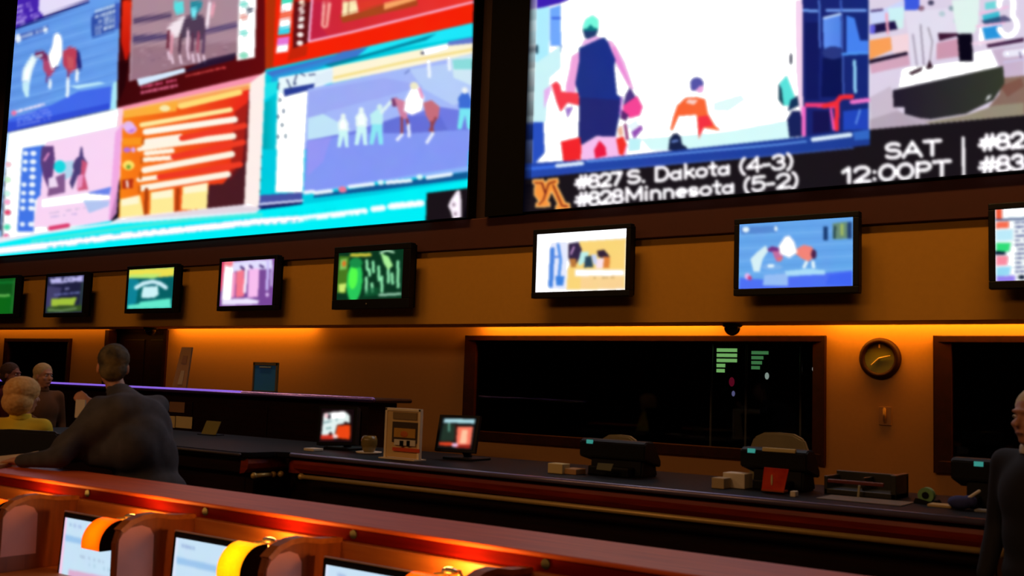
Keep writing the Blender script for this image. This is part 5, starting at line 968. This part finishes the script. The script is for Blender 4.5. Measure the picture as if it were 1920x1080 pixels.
def stand(x, y, f, h=1.75, lean=0, **over):
    r, fw, u = basis(f); k = h/1.75; o = Vector((x, y, 0))
    L = dict(pelvis=(0, 0, .95), chest=(0, .01+lean*.5, 1.28), neck=(0, .0+lean, 1.49), head=(0, .03+lean*1.2, 1.635), sL=(-.18, lean, 1.42), sR=(.18, lean, 1.42), eL=(-.25, -.03+lean*.6, 1.13), eR=(.25, -.03+lean*.6, 1.13), wL=(-.24, .08, .89), wR=(.24, .08, .89),
             hL=(-.09, 0, .9), hR=(.09, 0, .9), kL=(-.1, .02, .5), kR=(.1, .02, .5), aL=(-.11, -.02, .09), aR=(.11, -.02, .09))
    D = {n: o+(r*v[0]+fw*v[1]+u*v[2])*k for n, v in L.items()}
    for n in ('aL', 'aR'): D[n].z = .09
    for n, v in over.items(): D[n] = Vector(v)
    return D
CHAR = mat('charcoal_jacket', (74, 72, 78), .85, rgb2=(58, 56, 62), scale=14, bump=.3)
# man in the grey jacket leaning on the ledge
fA = (-.93, .2, 0)
JA = stand(-5.12, -4.25, fA, 1.8, pelvis=(-5.10, -4.22, .98), chest=(-5.24, -4.25, 1.30), neck=(-5.45, -4.25, 1.53), head=(-5.53, -4.25, 1.668), sL=(-5.36, -4.43, 1.44), sR=(-5.34, -4.06, 1.45), eL=(-5.30, -4.68, 1.17), wL=(-5.62, -4.74, 1.135), eR=(-5.66, -3.98, 1.24), wR=(-5.80, -4.18, 1.42), hL=(-5.10, -4.31, .93), hR=(-5.08, -4.13, .93))
person('man with short grey hair and charcoal jacket leaning on the carrel ledge', fA, JA, CHAR, mat('black_trousers', (24, 24, 28), .9), mat('dark_grey_hair', (104, 92, 66), .8, rgb2=(44, 40, 32), scale=18), 'short', hands=(('L', (0, 0, -1)), ('R', (-.5, .3, .1))), bulk=1.08, hs=1.07, hf=(-.8, .5, 0),
       extra=[((-5.26, -4.36, 1.40), (-5.38, -4.60, 1.22), .13, .085), ((-5.14, -4.34, 1.22), (-5.30, -4.50, 1.16), .15, .05), ((-5.24, -4.3, 1.40), (-5.42, -4.26, 1.50), .13, .085), ((-5.16, -4.28, 1.28), (-5.14, -4.26, 1.05), .145, .13), ((-5.40, -4.45, 1.2), (-5.56, -4.50, 1.16), .07, .05)])
o = MB().box((-5.86, -4.27, 1.36), (-5.76, -4.262, 1.47), .001).build('betting_slip', WHITEP, org=(-5.8, -4.265, 1.36)); tag(o, 'white betting slip held up by the man in the charcoal jacket', 'paper')
Q = [on_z(*q, 1.1) for q in ((-30, 862), (72, 851), (58, 868), (-30, 884))]; o = MB().prism([(q[0], q[1]) for q in Q], 1.1, 1.112, 'z').prism([(Q[0][0]*.5+Q[3][0]*.5, Q[0][1]*.5+Q[3][1]*.5), (Q[1][0], Q[1][1]), (Q[2][0], Q[2][1]), (Q[3][0], Q[3][1])], 1.112, 1.12, 'z').build('folded_paper', mat('tan_newsprint', (206, 160, 92), .9), org=(-5.8, -4.7, 1.1)); tag(o, 'tan folded paper on the ledge at the left picture edge', 'paper')
# seated woman
XB, YW = -7.11, -3.92
fB = (-.75, .65, 0)
JB = stand(XB, YW, fB, 1.66); 
def off(v): JX = {k: Vector(q)+Vector(v) for k, q in JB.items()}; return JX
JB = off((0, 0, -.13)); sz = .72
JB['pelvis'].z = .84; JB['chest'] = Vector((XB, YW, 1.08)); JB['neck'] = Vector((XB, YW+.01, 1.30)); JB['head'] = Vector((XB+.01, YW+.02, 1.445))
r_, f_, u_ = basis(fB); o0 = Vector((XB, YW, 0))
for s_, q in (('L', -1), ('R', 1)):
    JB['s'+s_] = o0+r_*q*.16+Vector((0, 0, 1.235)); JB['e'+s_] = o0+r_*q*.21+f_*.08+Vector((0, 0, .98)); JB['w'+s_] = o0+r_*q*.12+f_*.3+Vector((0, 0, .93)); JB['h'+s_] = o0+r_*q*.09+f_*.05+Vector((0, 0, .82)); JB['k'+s_] = o0+r_*q*.1+f_*.45+Vector((0, 0, .8)); JB['a'+s_] = o0+r_*q*.1+f_*.5+Vector((0, 0, .38))
person('seated woman with puffy blonde hair and yellow top, back turned', fB, JB, mat('yellow_knit', (245, 210, 50), .9, bump=.2), mat('black_trousers', 0), mat('blonde_hair', (236, 190, 120), .8, rgb2=(214, 156, 84), scale=30), 'bob', hf=(.05, 1, 0), fem=True)
t = thing('lounge_chair', 'tall black lounge chair that holds the blonde woman', 'chair', (XB, YW, 0))
pts = [(XB-.38, .72), (XB-.38, 1.17), (XB-.33, 1.215), (XB, 1.23), (XB+.30, 1.22), (XB+.35, 1.17), (XB+.33, .72)]
MB().prism(pts, YW-.24, YW-.165, 'y', bev=.02).build('backrest', mat('black_leatherette', (16, 15, 17), .6), t); MB().box((XB-.28, YW-.18, .64), (XB+.28, YW+.33, .73), .03).build('seat', mat('black_leatherette', 0), t)
for sx in (-.24, .24):
    for sy in (-.2, .28): MB().cyl((XB+sx, YW+sy, 0), (XB+sx*.9, YW+sy*.9, .66), .02, .022).build('leg', BLACK, t)
MB().cap((XB-.24, YW+.29, .28), (XB+.24, YW+.29, .28), .012).build('footrest', GREYM, t)
t.rotation_euler.z = math.atan2(.75, .65)
# customers at the counter
pc = on_y(82, 706, -1.95); xc = pc[0]; hz = on_y(97, 803, -2.15)
JC = stand(xc-.02, -1.95, (1, -.1, 0), (pc[2])/1.635*1.75, eR=(xc+.05, -2.2, 1.2), wR=(hz[0]-.05, -2.18, hz[2]))
person('person with pale hair and brown jacket standing behind the blonde woman', (1, .1, 0), JC, mat('brown_jacket', (110, 70, 34), .9, bump=.2), mat('black_trousers', 0), mat('pale_hair', (200, 170, 120), .8, scale=30), 'short', hands=(('L', None), ('R', (0, 0, -1))))
pd = on_y(20, 704, -1.95); JD = stand(pd[0]-.03, -1.95, (.9, .4, 0), pd[2]/1.635*1.75)
person('person in dark red top at the far left, mostly hidden by the blonde woman', (.9, .4, 0), JD, mat('dark_red_top', (96, 22, 18), .9), mat('black_trousers', 0), mat('brown_hair', (70, 44, 34), .8, scale=30), 'short', skin=mat('ruddy_skin', (150, 90, 74), .6))
fE = (-.45, -.9, 0)
JE = stand(-.775, -2.88, fE, 1.70, head=(-.80, -2.9, 1.575), neck=(-.79, -2.88, 1.44))
person('man with white hair in a dark suit and white collar at the right picture edge', fE, JE, mat('dark_suit', (26, 24, 30), .85), mat('dark_suit', 0), mat('white_hair', (225, 205, 165), .8, scale=30), 'short', hf=(-.5, -.8, 0), shirt=WHITEP)
